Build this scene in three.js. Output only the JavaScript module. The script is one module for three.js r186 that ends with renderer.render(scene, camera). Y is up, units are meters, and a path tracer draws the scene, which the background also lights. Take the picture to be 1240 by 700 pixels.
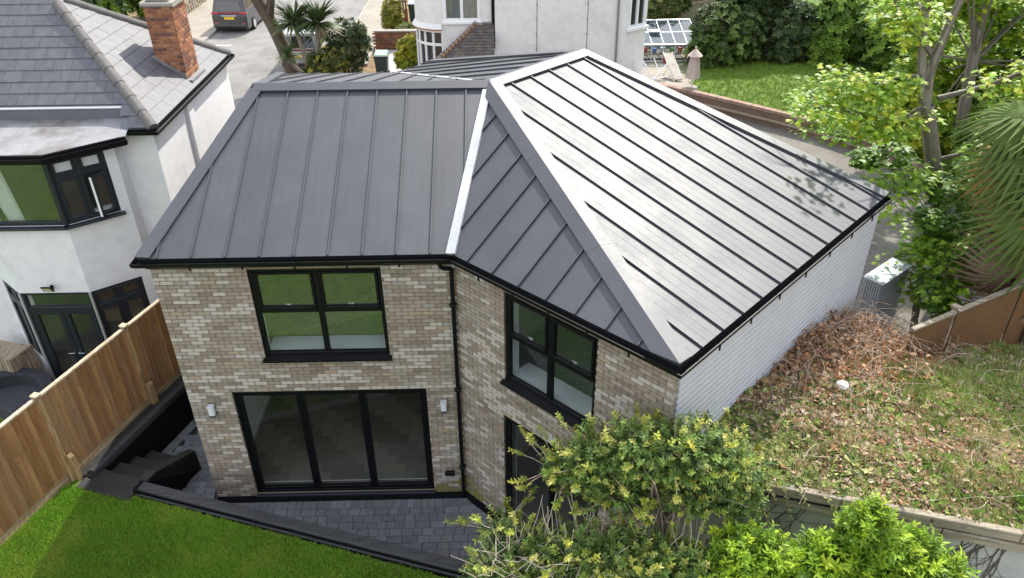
import * as THREE from 'three';
import { mergeGeometries } from 'three/addons/utils/BufferGeometryUtils.js';

// ---------------------------------------------------------------- camera, sky, sun, exposure
const V = (x, y, z) => new THREE.Vector3(x, y, z);
const scene = new THREE.Scene();
const camera = new THREE.PerspectiveCamera(40.79, 1024 / 578, 0.1, 400);
{
  const yaw = 0.0181, pitch = 0.5675, roll = -0.0078;
  const r = V(Math.cos(yaw), 0, Math.sin(yaw)), f0 = V(Math.sin(yaw), 0, -Math.cos(yaw));
  const fw = f0.clone().multiplyScalar(Math.cos(pitch)).add(V(0, -Math.sin(pitch), 0));
  const up0 = f0.clone().multiplyScalar(Math.sin(pitch)).add(V(0, Math.cos(pitch), 0));
  camera.position.set(0.7185, 11.531, 10.7279);
  camera.up.copy(up0.multiplyScalar(Math.cos(roll)).sub(r.multiplyScalar(Math.sin(roll))));
  camera.lookAt(camera.position.clone().add(fw));
}
const SUN_DIR = V(0.425, 1, -0.85).normalize();
const sun = new THREE.DirectionalLight(new THREE.Color(1, 0.95, 0.86), 3.7);
sun.position.copy(SUN_DIR.clone().multiplyScalar(60)); sun.castShadow = true; sun.shadow.radius = 1.2;
sun.shadow.mapSize.set(4096, 4096);
Object.assign(sun.shadow.camera, { left: -40, right: 40, top: 40, bottom: -40, near: 1, far: 160 });
scene.add(sun); sun.name = 'sun'; scene.add(sun.target);
const EXPOSURE = 1.8;

function rng(seed) { let s = seed | 0; return () => { s = (s + 0x6d2b79f5) | 0; let t = Math.imul(s ^ (s >>> 15), 1 | s); t = (t + Math.imul(t ^ (t >>> 7), 61 | t)) ^ t; return ((t ^ (t >>> 14)) >>> 0) / 4294967296; }; }
function lattice(n, seed) { const r = rng(seed), a = new Float32Array(n * n); for (let i = 0; i < n * n; i++) a[i] = r(); return a; }
// tileable value noise, period n
function vnoise(lat, n, x, y) {
  const xi = Math.floor(x), yi = Math.floor(y), fx = x - xi, fy = y - yi, u = fx * fx * (3 - 2 * fx), v = fy * fy * (3 - 2 * fy);
  const g = (a, b) => lat[(((b % n) + n) % n) * n + (((a % n) + n) % n)];
  return (g(xi, yi) * (1 - u) + g(xi + 1, yi) * u) * (1 - v) + (g(xi, yi + 1) * (1 - u) + g(xi + 1, yi + 1) * u) * v;
}
const LAT = lattice(64, 7);
const noise2 = (x, y) => vnoise(LAT, 64, x, y);
function fbm(x, y, o = 4) { let s = 0, a = 0.5, t = 0; for (let i = 0; i < o; i++) { s += a * noise2(x * (1 << i) + i * 7.3, y * (1 << i) + i * 3.1); t += a; a *= 0.5; } return s / t; }

{ // hazy spring sky with scattered bright clouds, same everywhere round the horizon
  const W = 512, H = 256, d = new Float32Array(W * H * 4), K = 1.0;
  for (let j = 0; j < H; j++) for (let i = 0; i < W; i++) {
    const el = ((j + 0.5) / H - 0.5) * Math.PI, az = ((i + 0.5) / W - 0.5) * 2 * Math.PI;
    const x = Math.cos(el) * Math.cos(az), y = Math.sin(el), z = Math.cos(el) * Math.sin(az), o = (j * W + i) * 4;
    let c;
    if (y < 0) c = [0.16, 0.18, 0.15];
    else {
      const t = Math.pow(1 - y, 2.2), q = 1 / (y + 0.25);
      c = [0.47 + 0.47 * t, 0.57 + 0.39 * t, 0.78 + 0.2 * t];
      let n = 0, a = 0.5; for (let k = 0; k < 4; k++) { n += a * noise2(x * q * 1.6 * (1 << k) + 20 + k * 9, z * q * 1.6 * (1 << k) + 11); a *= 0.5; }
      const cl = Math.min(1, Math.max(0, (n - 0.44) * 5)) * Math.min(1, y * 6);
      c = c.map((v, k) => v * (1 - 0.8 * cl) + [1.25, 1.25, 1.27][k] * 0.8 * cl);
      const g = Math.max(0, x * SUN_DIR.x + y * SUN_DIR.y + z * SUN_DIR.z);
      const glow = 0.5 * Math.pow(g, 8) + 1.2 * Math.pow(g, 60);
      c = [c[0] + glow, c[1] + glow * 0.96, c[2] + glow * 0.88];
    }
    d[o] = c[0] * K; d[o + 1] = c[1] * K; d[o + 2] = c[2] * K; d[o + 3] = 1;
  }
  const t = new THREE.DataTexture(d, W, H, THREE.RGBAFormat, THREE.FloatType);
  t.mapping = THREE.EquirectangularReflectionMapping; t.magFilter = t.minFilter = THREE.LinearFilter; t.needsUpdate = true;
  scene.background = t; scene.environment = t;
  scene.backgroundIntensity = 1.0; scene.environmentIntensity = 1.0;
}

// ---------------------------------------------------------------- helpers
const UP = V(0, 1, 0);
function tex(size, metres, fn, srgb = true) {
  const d = new Uint8Array(size * size * 4);
  for (let j = 0; j < size; j++) for (let i = 0; i < size; i++) {
    const c = fn(i / size, j / size), o = (j * size + i) * 4, a = Array.isArray(c) ? c : [c, c, c];
    for (let k = 0; k < 3; k++) d[o + k] = Math.max(0, Math.min(255, Math.round(a[k] * 255))); d[o + 3] = 255;
  }
  const t = new THREE.DataTexture(d, size, size); t.wrapS = t.wrapT = THREE.RepeatWrapping; t.magFilter = THREE.LinearFilter; t.minFilter = THREE.LinearMipmapLinearFilter; t.generateMipmaps = true;
  if (srgb) t.colorSpace = THREE.SRGBColorSpace; t.repeat.set(1 / metres, 1 / metres); t.needsUpdate = true; return t;
}
const tn = (u, v, f, seed = 0) => { const n = f; return vnoise(LAT, 64, (u * n) % 64 + seed * 0, (v * n) % 64); };   // f must be 64/2^k for a seamless tile
const tfb = (u, v, f, o) => { let s = 0, a = 0.5, t = 0, q = f; for (let i = 0; i < o; i++) { s += a * perNoise(u * q, v * q, q); t += a; a *= 0.55; q *= 2; } return s / t; };
function perNoise(x, y, n) { // period n (n <= 1024)
  const xi = Math.floor(x), yi = Math.floor(y), fx = x - xi, fy = y - yi, u = fx * fx * (3 - 2 * fx), v = fy * fy * (3 - 2 * fy);
  const h = (a, b) => { a = ((a % n) + n) % n; b = ((b % n) + n) % n; let k = Math.imul(a + 1, 374761393) + Math.imul(b + 1, 668265263) + n * 97; k = Math.imul(k ^ (k >>> 13), 1274126177); return ((k ^ (k >>> 16)) >>> 0) / 4294967296; };
  return (h(xi, yi) * (1 - u) + h(xi + 1, yi) * u) * (1 - v) + (h(xi, yi + 1) * (1 - u) + h(xi + 1, yi + 1) * u) * v;
}
const woodFn = (u, v) => { const w = perNoise(u * 8, v * 4, 8), g = perNoise(u * 128 + w * 1.5, v * 8, 128), h = perNoise(u * 32 + w, v * 4, 32), k = perNoise(u * 16 + 3, v * 16, 16), kn = Math.max(0, k - 0.86) * 2.5; return [0.66 + 0.24 * g + 0.18 * h - kn, 0.64 + 0.25 * g + 0.18 * h - kn, 0.6 + 0.26 * g + 0.18 * h - kn]; };
const T = {
  grain: tex(512, 4, (u, v) => 0.72 + 0.34 * (0.5 * tfb(u, v, 4, 4) + 0.5 * tfb(u, v, 64, 3))),
  fine: tex(256, 0.5, (u, v) => 0.7 + 0.4 * tfb(u, v, 16, 4)),
  bumpFine: tex(256, 0.4, (u, v) => tfb(u, v, 32, 3), false),
  bumpCoarse: tex(512, 2, (u, v) => tfb(u, v, 16, 5), false),
  asphalt: tex(512, 3, (u, v) => { const p = tfb(u, v, 128, 2), q = tfb(u, v, 4, 4); return 0.62 + 0.3 * p * p + 0.22 * q; }),
  wood: tex(512, 2, (u, v) => woodFn(u, v)), woodH: tex(512, 2, (u, v) => woodFn(v, u)), woodSoft: tex(512, 2, (u, v) => woodFn(u, v).map((c) => 0.5 + 0.45 * c)),
  leadStain: tex(512, 4, (u, v) => { const a = tfb(u, v, 4, 5), b = tfb(u, v, 32, 3), k = Math.min(1, Math.max(0, (a - 0.5) * 4)); return [0.95 - 0.2 * k - 0.1 * b, 0.95 - 0.23 * k - 0.1 * b, 0.95 - 0.27 * k - 0.1 * b]; }),
  stain: tex(512, 5, (u, v) => { const a = tfb(u, v, 4, 5), b = tfb(u, v, 32, 3), k = Math.max(0, (a - 0.6) * 2.2); return 0.98 - 0.1 * k - 0.06 * b; }),
  metal: tex(512, 3, (u, v) => 0.84 + 0.2 * tfb(u, v, 8, 5) - 0.08 * tfb(u, v, 128, 2) + (perNoise(u * 256, v * 256, 256) > 0.985 ? 0.1 : 0)),
  metalR: tex(512, 3, (u, v) => 0.86 + 0.2 * tfb(u, v, 8, 4) - 0.08 * tfb(u, v, 64, 2), false),
  wave: tex(256, 2.4, (u, v) => tfb(u, v, 4, 2), false),
  slate: tex(256, 1, (u, v) => 0.72 + 0.25 * tfb(u, v, 8, 4) + 0.12 * perNoise(u * 128, v * 128, 128)),
  soil: tex(512, 2.5, (u, v) => { const a = tfb(u, v, 8, 5), b = tfb(u, v, 64, 3); return [0.5 + 0.4 * a + 0.15 * b, 0.48 + 0.36 * a + 0.15 * b, 0.42 + 0.3 * a + 0.15 * b]; }),
  grass: tex(512, 2, (u, v) => { const a = tfb(u, v, 8, 4), b = tfb(u, v, 128, 2); return [0.5 + 0.4 * a + 0.2 * b, 0.6 + 0.3 * a + 0.2 * b, 0.45 + 0.3 * a + 0.2 * b]; }),
};
const lin = (r, g, b) => new THREE.Color().setRGB(r, g, b);
const col = (c) => Array.isArray(c) ? lin(...c) : new THREE.Color(c);
function mat(c, rough = 0.8, o = {}) {
  const m = new THREE.MeshPhysicalMaterial({ color: col(c), roughness: rough, metalness: o.metal || 0 });
  if (o.map) m.map = o.map;
  if (o.bump) { m.bumpMap = o.bump; m.bumpScale = o.bs || 0.004; }
  if (o.rmap) m.roughnessMap = o.rmap;
  if (o.ior) m.ior = o.ior;
  if (o.coat) { m.clearcoat = o.coat; m.clearcoatRoughness = o.coatR ?? 0.1; }
  if (o.sheen) { m.sheen = o.sheen; m.sheenRoughness = 0.35; m.sheenColor = new THREE.Color(1, 1, 1); }
  if (o.spec !== undefined) m.specularIntensity = o.spec;
  if (o.vc) m.vertexColors = true;
  if (o.side) m.side = THREE.DoubleSide;
  if (o.trans) { m.transmission = o.trans; m.thickness = 0; m.side = THREE.DoubleSide; }
  return m;
}
const M = {
  black: mat([0.004, 0.0045, 0.0055], 0.42, { spec: 0.45 }), blackMatt: mat([0.0045, 0.0048, 0.0055], 0.85, { spec: 0.3, bump: T.bumpFine, bs: 0.001 }),
  anthracite: mat([0.014, 0.019, 0.026], 0.42),
  composite: mat([0.05, 0.052, 0.06], 0.6, { map: T.woodH, bump: T.bumpFine, bs: 0.001 }),
  compositeDark: mat([0.026, 0.025, 0.026], 0.65, { map: T.woodH }),
  roofs: [[0.047, 0.051, 0.061, 0.6], [0.051, 0.055, 0.065, 0.61], [0.044, 0.048, 0.058, 0.595]].map(([a, b, c, q]) => mat([a, b, c], q, { map: T.metal, rmap: T.metalR, metal: 0.06, ior: 1.66, bump: T.wave, bs: 0.0015 })),
  roofTrim: mat([0.048, 0.052, 0.062], 0.59, { map: T.metal, rmap: T.metalR, metal: 0.06, ior: 1.66 }),
  valley: mat([0.62, 0.63, 0.64], 0.35, { metal: 0.6, map: T.metal }),
  mortar: mat([0.245, 0.2, 0.145], 0.95, { map: T.grain, bump: T.bumpFine, bs: 0.002 }),
  render: mat([0.80, 0.80, 0.805], 0.92, { map: T.stain, bump: T.bumpFine, bs: 0.003 }),
  render2: mat([0.8, 0.79, 0.77], 0.95, { map: T.stain, bump: T.bumpCoarse, bs: 0.01 }),
  plaster: mat([0.75, 0.76, 0.74], 0.9), whitePaint: mat([0.78, 0.78, 0.78], 0.5), upvc: mat([0.8, 0.8, 0.8], 0.35),
  carpet: mat([0.6, 0.6, 0.57], 1, { map: T.fine, bump: T.bumpFine, bs: 0.004 }),
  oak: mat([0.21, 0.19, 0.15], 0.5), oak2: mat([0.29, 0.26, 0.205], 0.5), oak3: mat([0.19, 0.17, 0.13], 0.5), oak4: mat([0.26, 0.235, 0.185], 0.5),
  cladding: mat([0.52, 0.535, 0.55], 0.6, { map: T.stain }),
  fenceWood: [[0.37, 0.195, 0.075], [0.31, 0.155, 0.058], [0.43, 0.24, 0.1], [0.35, 0.205, 0.1], [0.29, 0.15, 0.065]].map((c) => mat(c, 0.85, { map: T.woodSoft, bump: T.bumpFine, bs: 0.002 })),
  fencePost: mat([0.36, 0.25, 0.13], 0.85, { map: T.wood, bump: T.bumpFine, bs: 0.002 }),
  fenceCap: mat([0.62, 0.50, 0.38], 0.85, { map: T.wood }),
  gravelBoard: mat([0.44, 0.33, 0.2], 0.9, { map: T.woodH }),
  weathered: mat([0.36, 0.32, 0.26], 0.92, { map: T.woodH, bump: T.bumpCoarse, bs: 0.01 }),
  rustFence: mat([0.17, 0.085, 0.026], 0.9, { map: T.grain, bump: T.bumpFine, bs: 0.003 }),
  lead: mat([0.3, 0.3, 0.31], 0.55, { map: T.leadStain }), leadDark: mat([0.14, 0.15, 0.17], 0.55, { map: T.stain, metal: 0.2 }),
  ridgeTile: mat([0.17, 0.16, 0.15], 0.85, { map: T.slate, bump: T.bumpFine, bs: 0.004 }),
  slates: [[0.1, 0.1, 0.112], [0.107, 0.107, 0.119], [0.094, 0.094, 0.106]].map((c) => mat(c, 0.56, { map: T.slate, bump: T.bumpFine, bs: 0.0004, ior: 1.6 })),
  redBricks: [[0.36, 0.13, 0.06], [0.42, 0.17, 0.075], [0.27, 0.10, 0.055], [0.46, 0.21, 0.10], [0.20, 0.085, 0.055]].map((c) => mat(c, 0.9, { map: T.fine, bump: T.bumpFine, bs: 0.004 })),
  redMortar: mat([0.42, 0.37, 0.30], 0.95, { map: T.grain }),
  concrete: mat([0.40, 0.37, 0.32], 0.9, { map: T.grain, bump: T.bumpFine, bs: 0.003 }),
  asphalt: mat([0.32, 0.305, 0.285], 0.95, { map: T.asphalt, bump: T.bumpFine, bs: 0.004 }),
  drive: mat([0.25, 0.23, 0.20], 0.95, { map: T.asphalt, bump: T.bumpFine, bs: 0.004 }),
  paving: mat([0.36, 0.32, 0.26], 0.9, { map: T.grain }), flag: mat([0.46, 0.44, 0.42], 0.9, { map: T.stain }),
  soil: mat([0.36, 0.27, 0.18], 1, { map: T.soil, bump: T.bumpCoarse, bs: 0.03 }),
  lawn: mat([0.14, 0.205, 0.03], 1, { map: T.grass, bump: T.bumpCoarse, bs: 0.02 }),
  room: mat([0.5, 0.46, 0.4], 0.9),
  glass: new THREE.MeshPhysicalMaterial({ color: lin(0.93, 0.96, 0.95), roughness: 0, transmission: 1, thickness: 0, ior: 1.85 }),
  glassDoor: new THREE.MeshPhysicalMaterial({ color: lin(0.86, 0.88, 0.87), roughness: 0, transmission: 1, thickness: 0, ior: 1.5 }),
  chrome: mat([0.75, 0.75, 0.75], 0.2, { metal: 1 }), alu: mat([0.62, 0.64, 0.66], 0.4, { metal: 0.6 }),
  bark: mat([0.3, 0.27, 0.22], 0.95, { map: T.grain, bump: T.bumpCoarse, bs: 0.02 }),
  barkDark: mat([0.13, 0.10, 0.07], 0.95, { map: T.grain, bump: T.bumpCoarse, bs: 0.03 }),
  twig: mat([0.40, 0.31, 0.24], 0.9), twigPale: mat([0.5, 0.43, 0.33], 0.9),
  rubber: mat([0.015, 0.015, 0.016], 0.9), carGlass: mat([0.02, 0.022, 0.025], 0.05, { coat: 1, coatR: 0.02 }),
};

function clean(g) {
  if (g.index) g = g.toNonIndexed();
  for (const k of Object.keys(g.attributes)) if (!['position', 'normal', 'uv', 'color'].includes(k)) g.deleteAttribute(k);
  if (!g.attributes.normal) g.computeVertexNormals();
  if (!g.attributes.uv) g.setAttribute('uv', new THREE.BufferAttribute(new Float32Array(g.attributes.position.count * 2), 2));
  g.morphAttributes = {}; g.clearGroups(); return g;
}
function merge(list) {
  list = list.flat(9).map(clean); const hasC = list.some((g) => g.attributes.color);
  if (!hasC) list.forEach((g) => g.deleteAttribute('color'));
  return list.length === 1 ? list[0] : mergeGeometries(list, false);
}
function uvBox(g) {   // uv in metres from the dominant axis of the normal
  const p = g.attributes.position, n = g.attributes.normal, uv = new Float32Array(p.count * 2);
  for (let i = 0; i < p.count; i++) {
    const ax = Math.abs(n.getX(i)), ay = Math.abs(n.getY(i)), az = Math.abs(n.getZ(i));
    const a = ay >= ax && ay >= az ? [p.getX(i), p.getZ(i)] : ax > az ? [p.getZ(i), p.getY(i)] : [p.getX(i), p.getY(i)];
    uv[2 * i] = a[0]; uv[2 * i + 1] = a[1];
  }
  g.setAttribute('uv', new THREE.BufferAttribute(uv, 2)); return g;
}
const used = {};
const numbered = (n) => { const k = used[n] = (used[n] ?? -1) + 1; return k ? n + '_' + String(k).padStart(3, '0') : n; };
function place(o, parent) { o.castShadow = o.receiveShadow = true; if (parent) parent.attach(o); else { o.name = numbered(o.name); scene.add(o); } return o; }
// one named mesh; geometries in world coordinates
function obj(name, gs, m, parent) { const g = uvBox(merge([gs])); const o = new THREE.Mesh(g, m); o.name = name; return place(o, parent); }
function objRaw(name, g, m, parent) { const o = new THREE.Mesh(g, m); o.name = name; return place(o, parent); }
function thing(name, label, category, p, group) {
  const o = new THREE.Group(); o.name = numbered(name); o.position.set(...p); scene.add(o); o.updateMatrixWorld(true);
  o.userData = { label, category }; if (group) o.userData.group = group; return o;
}
function part(name, parent) { const o = new THREE.Group(); o.name = name; parent.add(o); o.updateMatrixWorld(true); return o; }
function tag(o, label, category, group) { Object.assign(o.userData, { label, category }); if (group) o.userData.group = group; return o; }
function struct(name, gs, m) { const o = obj(name, gs, m); o.userData.kind = 'structure'; return o; }
function stuff(o) { o.userData.kind = 'stuff'; return o; }
// frames: local x along (cos t, 0, sin t), local z its outward normal (-sin t, 0, cos t)
function frame(t, x = 0, y = 0, z = 0) { return new THREE.Matrix4().makeRotationY(-t).setPosition(x, y, z); }
const I4 = new THREE.Matrix4();
const box = (x0, x1, y0, y1, z0, z1, m) => { const g = new THREE.BoxGeometry(Math.abs(x1 - x0), Math.abs(y1 - y0), Math.abs(z1 - z0)); g.translate((x0 + x1) / 2, (y0 + y1) / 2, (z0 + z1) / 2); if (m) g.applyMatrix4(m); return g; };
// box with chamfered edges
function cbox(x0, x1, y0, y1, z0, z1, b, m) {
  const w = x1 - x0, h = y1 - y0, d = z1 - z0, s = new THREE.Shape(); b = Math.min(b, w / 3, h / 3, d / 3);
  s.moveTo(b, b); s.lineTo(w - b, b); s.lineTo(w - b, h - b); s.lineTo(b, h - b);
  const g = new THREE.ExtrudeGeometry(s, { depth: d - 2 * b, bevelEnabled: true, bevelSize: b, bevelThickness: b, bevelSegments: 1 });
  g.translate(x0, y0, z0 + b); if (m) g.applyMatrix4(m); return g;
}
const cyl = (r0, r1, h, x, y, z, seg = 10) => { const g = new THREE.CylinderGeometry(r1, r0, h, seg); g.translate(x, y + h / 2, z); return g; };
function tube(pts, r0, r1 = r0, sides = 6, steps = 0) {
  const c = new THREE.CatmullRomCurve3(pts.map((p) => p.isVector3 ? p : V(...p))), n = steps || Math.max(2, pts.length * 3);
  const P = [], Nn = [], idx = []; let nrm = null;
  for (let i = 0; i <= n; i++) {
    const t = i / n, p = c.getPoint(t), d = c.getTangent(t);
    if (!nrm) nrm = Math.abs(d.y) < 0.9 ? V(0, 1, 0).cross(d).normalize() : V(1, 0, 0).cross(d).normalize();
    nrm = nrm.clone().sub(d.clone().multiplyScalar(nrm.dot(d))).normalize(); const b = d.clone().cross(nrm), r = r0 + (r1 - r0) * t;
    for (let k = 0; k < sides; k++) { const a = k / sides * Math.PI * 2, o = nrm.clone().multiplyScalar(Math.cos(a)).addScaledVector(b, Math.sin(a)); P.push(p.x + o.x * r, p.y + o.y * r, p.z + o.z * r); Nn.push(o.x, o.y, o.z); }
  }
  for (let i = 0; i < n; i++) for (let k = 0; k < sides; k++) { const a = i * sides + k, b = i * sides + (k + 1) % sides; idx.push(a, b, a + sides, b, b + sides, a + sides); }
  const g = new THREE.BufferGeometry(); g.setAttribute('position', new THREE.Float32BufferAttribute(P, 3)); g.setAttribute('normal', new THREE.Float32BufferAttribute(Nn, 3)); g.setIndex(idx);
  return clean(g);
}
// solid from quads / polygons given as arrays of points
function faces(list) {
  const P = []; for (const f of list) for (let i = 1; i + 1 < f.length; i++) for (const q of [f[0], f[i], f[i + 1]]) P.push(q.x, q.y, q.z);
  const g = new THREE.BufferGeometry(); g.setAttribute('position', new THREE.Float32BufferAttribute(P, 3)); g.computeVertexNormals(); return g;
}
// prism between two equal polygons
function prism(a, b) { const n = a.length, L = [a.slice().reverse(), b]; for (let i = 0; i < n; i++) { const j = (i + 1) % n; L.push([a[i], a[j], b[j], b[i]]); } return faces(L); }
// sweep a closed profile [(out, up)...] along a horizontal polyline with mitred corners; out is to the right-hand normal (-dz? see side)
function sweep(pts, prof, side = 1) {
  const n = pts.length, rings = [];
  for (let i = 0; i < n; i++) {
    const nd = (a, b) => { const d = V(b.x - a.x, 0, b.z - a.z).normalize(); return V(-d.z * side, 0, d.x * side); };
    const n1 = i > 0 ? nd(pts[i - 1], pts[i]) : nd(pts[i], pts[i + 1]), n2 = i < n - 1 ? nd(pts[i], pts[i + 1]) : n1;
    const m = n1.clone().add(n2).divideScalar(1 + n1.dot(n2));
    rings.push(prof.map(([o, y]) => V(pts[i].x + m.x * o, pts[i].y + y, pts[i].z + m.z * o)));
  }
  const L = [rings[0].slice(), rings[n - 1].slice().reverse()];
  for (let i = 0; i + 1 < n; i++) for (let k = 0; k < prof.length; k++) { const j = (k + 1) % prof.length; L.push([rings[i][k], rings[i + 1][k], rings[i + 1][j], rings[i][j]]); }
  return faces(L);
}
// 2D convex polygon clip by half plane a*x+b*y<=c
function clip(poly, a, b, c) {
  const out = []; for (let i = 0; i < poly.length; i++) {
    const p = poly[i], q = poly[(i + 1) % poly.length], dp = a * p[0] + b * p[1] - c, dq = a * q[0] + b * q[1] - c;
    if (dp <= 0) out.push(p); if ((dp < 0 && dq > 0) || (dp > 0 && dq < 0)) { const t = dp / (dp - dq); out.push([p[0] + (q[0] - p[0]) * t, p[1] + (q[1] - p[1]) * t]); }
  } return out;
}
const area2 = (p) => { let s = 0; for (let i = 0; i < p.length; i++) { const a = p[i], b = p[(i + 1) % p.length]; s += a[0] * b[1] - a[1] * b[0]; } return s / 2; };
function clipTo(poly, region) { let r = poly; const sg = Math.sign(area2(region)); for (let i = 0; i < region.length && r.length; i++) { const p = region[i], q = region[(i + 1) % region.length], dx = q[0] - p[0], dy = q[1] - p[1]; r = clip(r, dy * sg, -dx * sg, (dy * p[0] - dx * p[1]) * sg); } return r; }
// sloping face: 2D coordinates (a across, d down the slope) on a plane through o
function slope(pts, down) {
  const o = pts[0].clone(), n = pts[1].clone().sub(o).cross(pts[2].clone().sub(o)).normalize(); if (n.y < 0) n.negate();
  const dn = V(...down); dn.sub(n.clone().multiplyScalar(dn.dot(n))).normalize(); const ac = dn.clone().cross(n).negate();
  const to2 = (p) => { const q = p.clone().sub(o); return [q.dot(ac), q.dot(dn)]; };
  const to3 = (p, h = 0) => o.clone().addScaledVector(ac, p[0]).addScaledVector(dn, p[1]).addScaledVector(n, h);
  const poly = pts.map(to2);
  return { o, n, dn, ac, to2, to3, poly: area2(poly) < 0 ? poly.reverse() : poly };
}
function slab(S, poly, h0, h1) { const A = poly.map((p) => S.to3(p, typeof h0 === 'function' ? h0(p) : h0)), B = poly.map((p) => S.to3(p, typeof h1 === 'function' ? h1(p) : h1)); return prism(A, B); }
const rect = (a0, a1, d0, d1) => [[a0, d0], [a1, d0], [a1, d1], [a0, d1]];
function wallShape(x0, x1, y0, y1, holes, z0, z1, m) {
  const s = new THREE.Shape([[x0, y0], [x1, y0], [x1, y1], [x0, y1]].map((p) => new THREE.Vector2(...p)));
  for (const [a, b, c, d] of holes) s.holes.push(new THREE.Path([[a, c], [a, d], [b, d], [b, c]].map((p) => new THREE.Vector2(...p))));
  const g = new THREE.ExtrudeGeometry(s, { depth: z1 - z0, bevelEnabled: false }); g.translate(0, 0, z0); if (m) g.applyMatrix4(m); return g;
}
function frameBars(x0, x1, y0, y1, w, z0, z1, m, b = 0.006) { return [cbox(x0, x0 + w, y0, y1, z0, z1, b, m), cbox(x1 - w, x1, y0, y1, z0, z1, b, m), cbox(x0 + w, x1 - w, y1 - w, y1, z0, z1, b, m), cbox(x0 + w, x1 - w, y0, y0 + w, z0, z1, b, m)]; }

const null_ = new THREE.Group();
// ---------------------------------------------------------------- ground levels (the setting)
const TH = 0.7769, A = V(Math.cos(TH), 0, Math.sin(TH)), B = V(Math.sin(TH), 0, -Math.cos(TH));
const FW = frame(TH), GA = THREE.MathUtils.degToRad(18.5), FG = frame(GA);      // right wing frame, garden frame
const g2w = (a, b, y = 0) => V(a, y, -b).applyMatrix4(FG);
struct('ground', box(-160, 160, -0.9, -0.5, -200, 90), M.soil);
// street level behind the houses
struct('street_ground', [box(-60, 4.2, -0.5, 0.27, -90, -10.6), box(4.2, 60, -0.5, 0.66, -90, -9.2), box(8.2, 60, -0.5, 0.66, -9.2, 2.5)], M.soil);
struct('road', box(-15, -7.4, 0.2, 0.3, -80, -11), M.asphalt);
struct('pavement', [box(-17.9, -15.13, 0.2, 0.41, -80, -28), box(-7.4, -5.6, 0.2, 0.41, -80, -27.5)], M.paving);
struct('kerb', [cbox(-15.13, -15, 0.2, 0.42, -80, -28, 0.02), cbox(-7.4, -7.28, 0.42 - 0.2, 0.425, -80, -27.5, 0.02)], M.concrete);
{ const d = struct('driveway', box(4, 16, 0.2, 0.7, -26, -9.25), M.drive); obj('driveway_strip', box(8.2, 13, 0.2, 0.697, -9.25, -2), M.drive, d); }

// ---------------------------------------------------------------- the brick house
const house = thing('brick_house', 'two storey pale brick house with dark standing seam metal roof and angled rear wings', 'house', [0, 0, -3]);
const WIN_L = [-3.335, -1.195, 3.38, 5.14], BIF = [-4.068, -0.628, 0.06, 2.616], WIN_R = [1.074, 2.896, 3.42, 5.13], DOOR_R = [1.033, 3.1, 0.06, 2.61], L2 = 4.1425;
const brickPal = [[0.575, 0.525, 0.45], [0.365, 0.305, 0.232], [0.32, 0.265, 0.202], [0.42, 0.36, 0.282], [0.455, 0.36, 0.245], [0.40, 0.37, 0.32], [0.27, 0.22, 0.168], [0.345, 0.285, 0.215], [0.30, 0.26, 0.09]];
const brickMats = brickPal.map((c) => mat(c, 0.92, { map: T.fine, bump: T.bumpFine, bs: 0.004 }));
const brickMerged = mat([1, 1, 1], 0.92, { map: T.fine, bump: T.bumpFine, bs: 0.004, vc: true });
const BRICK = uvBox(clean(cbox(-0.5, 0.5, -0.0305, 0.0305, -0.09, 0, 0.004)));
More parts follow.
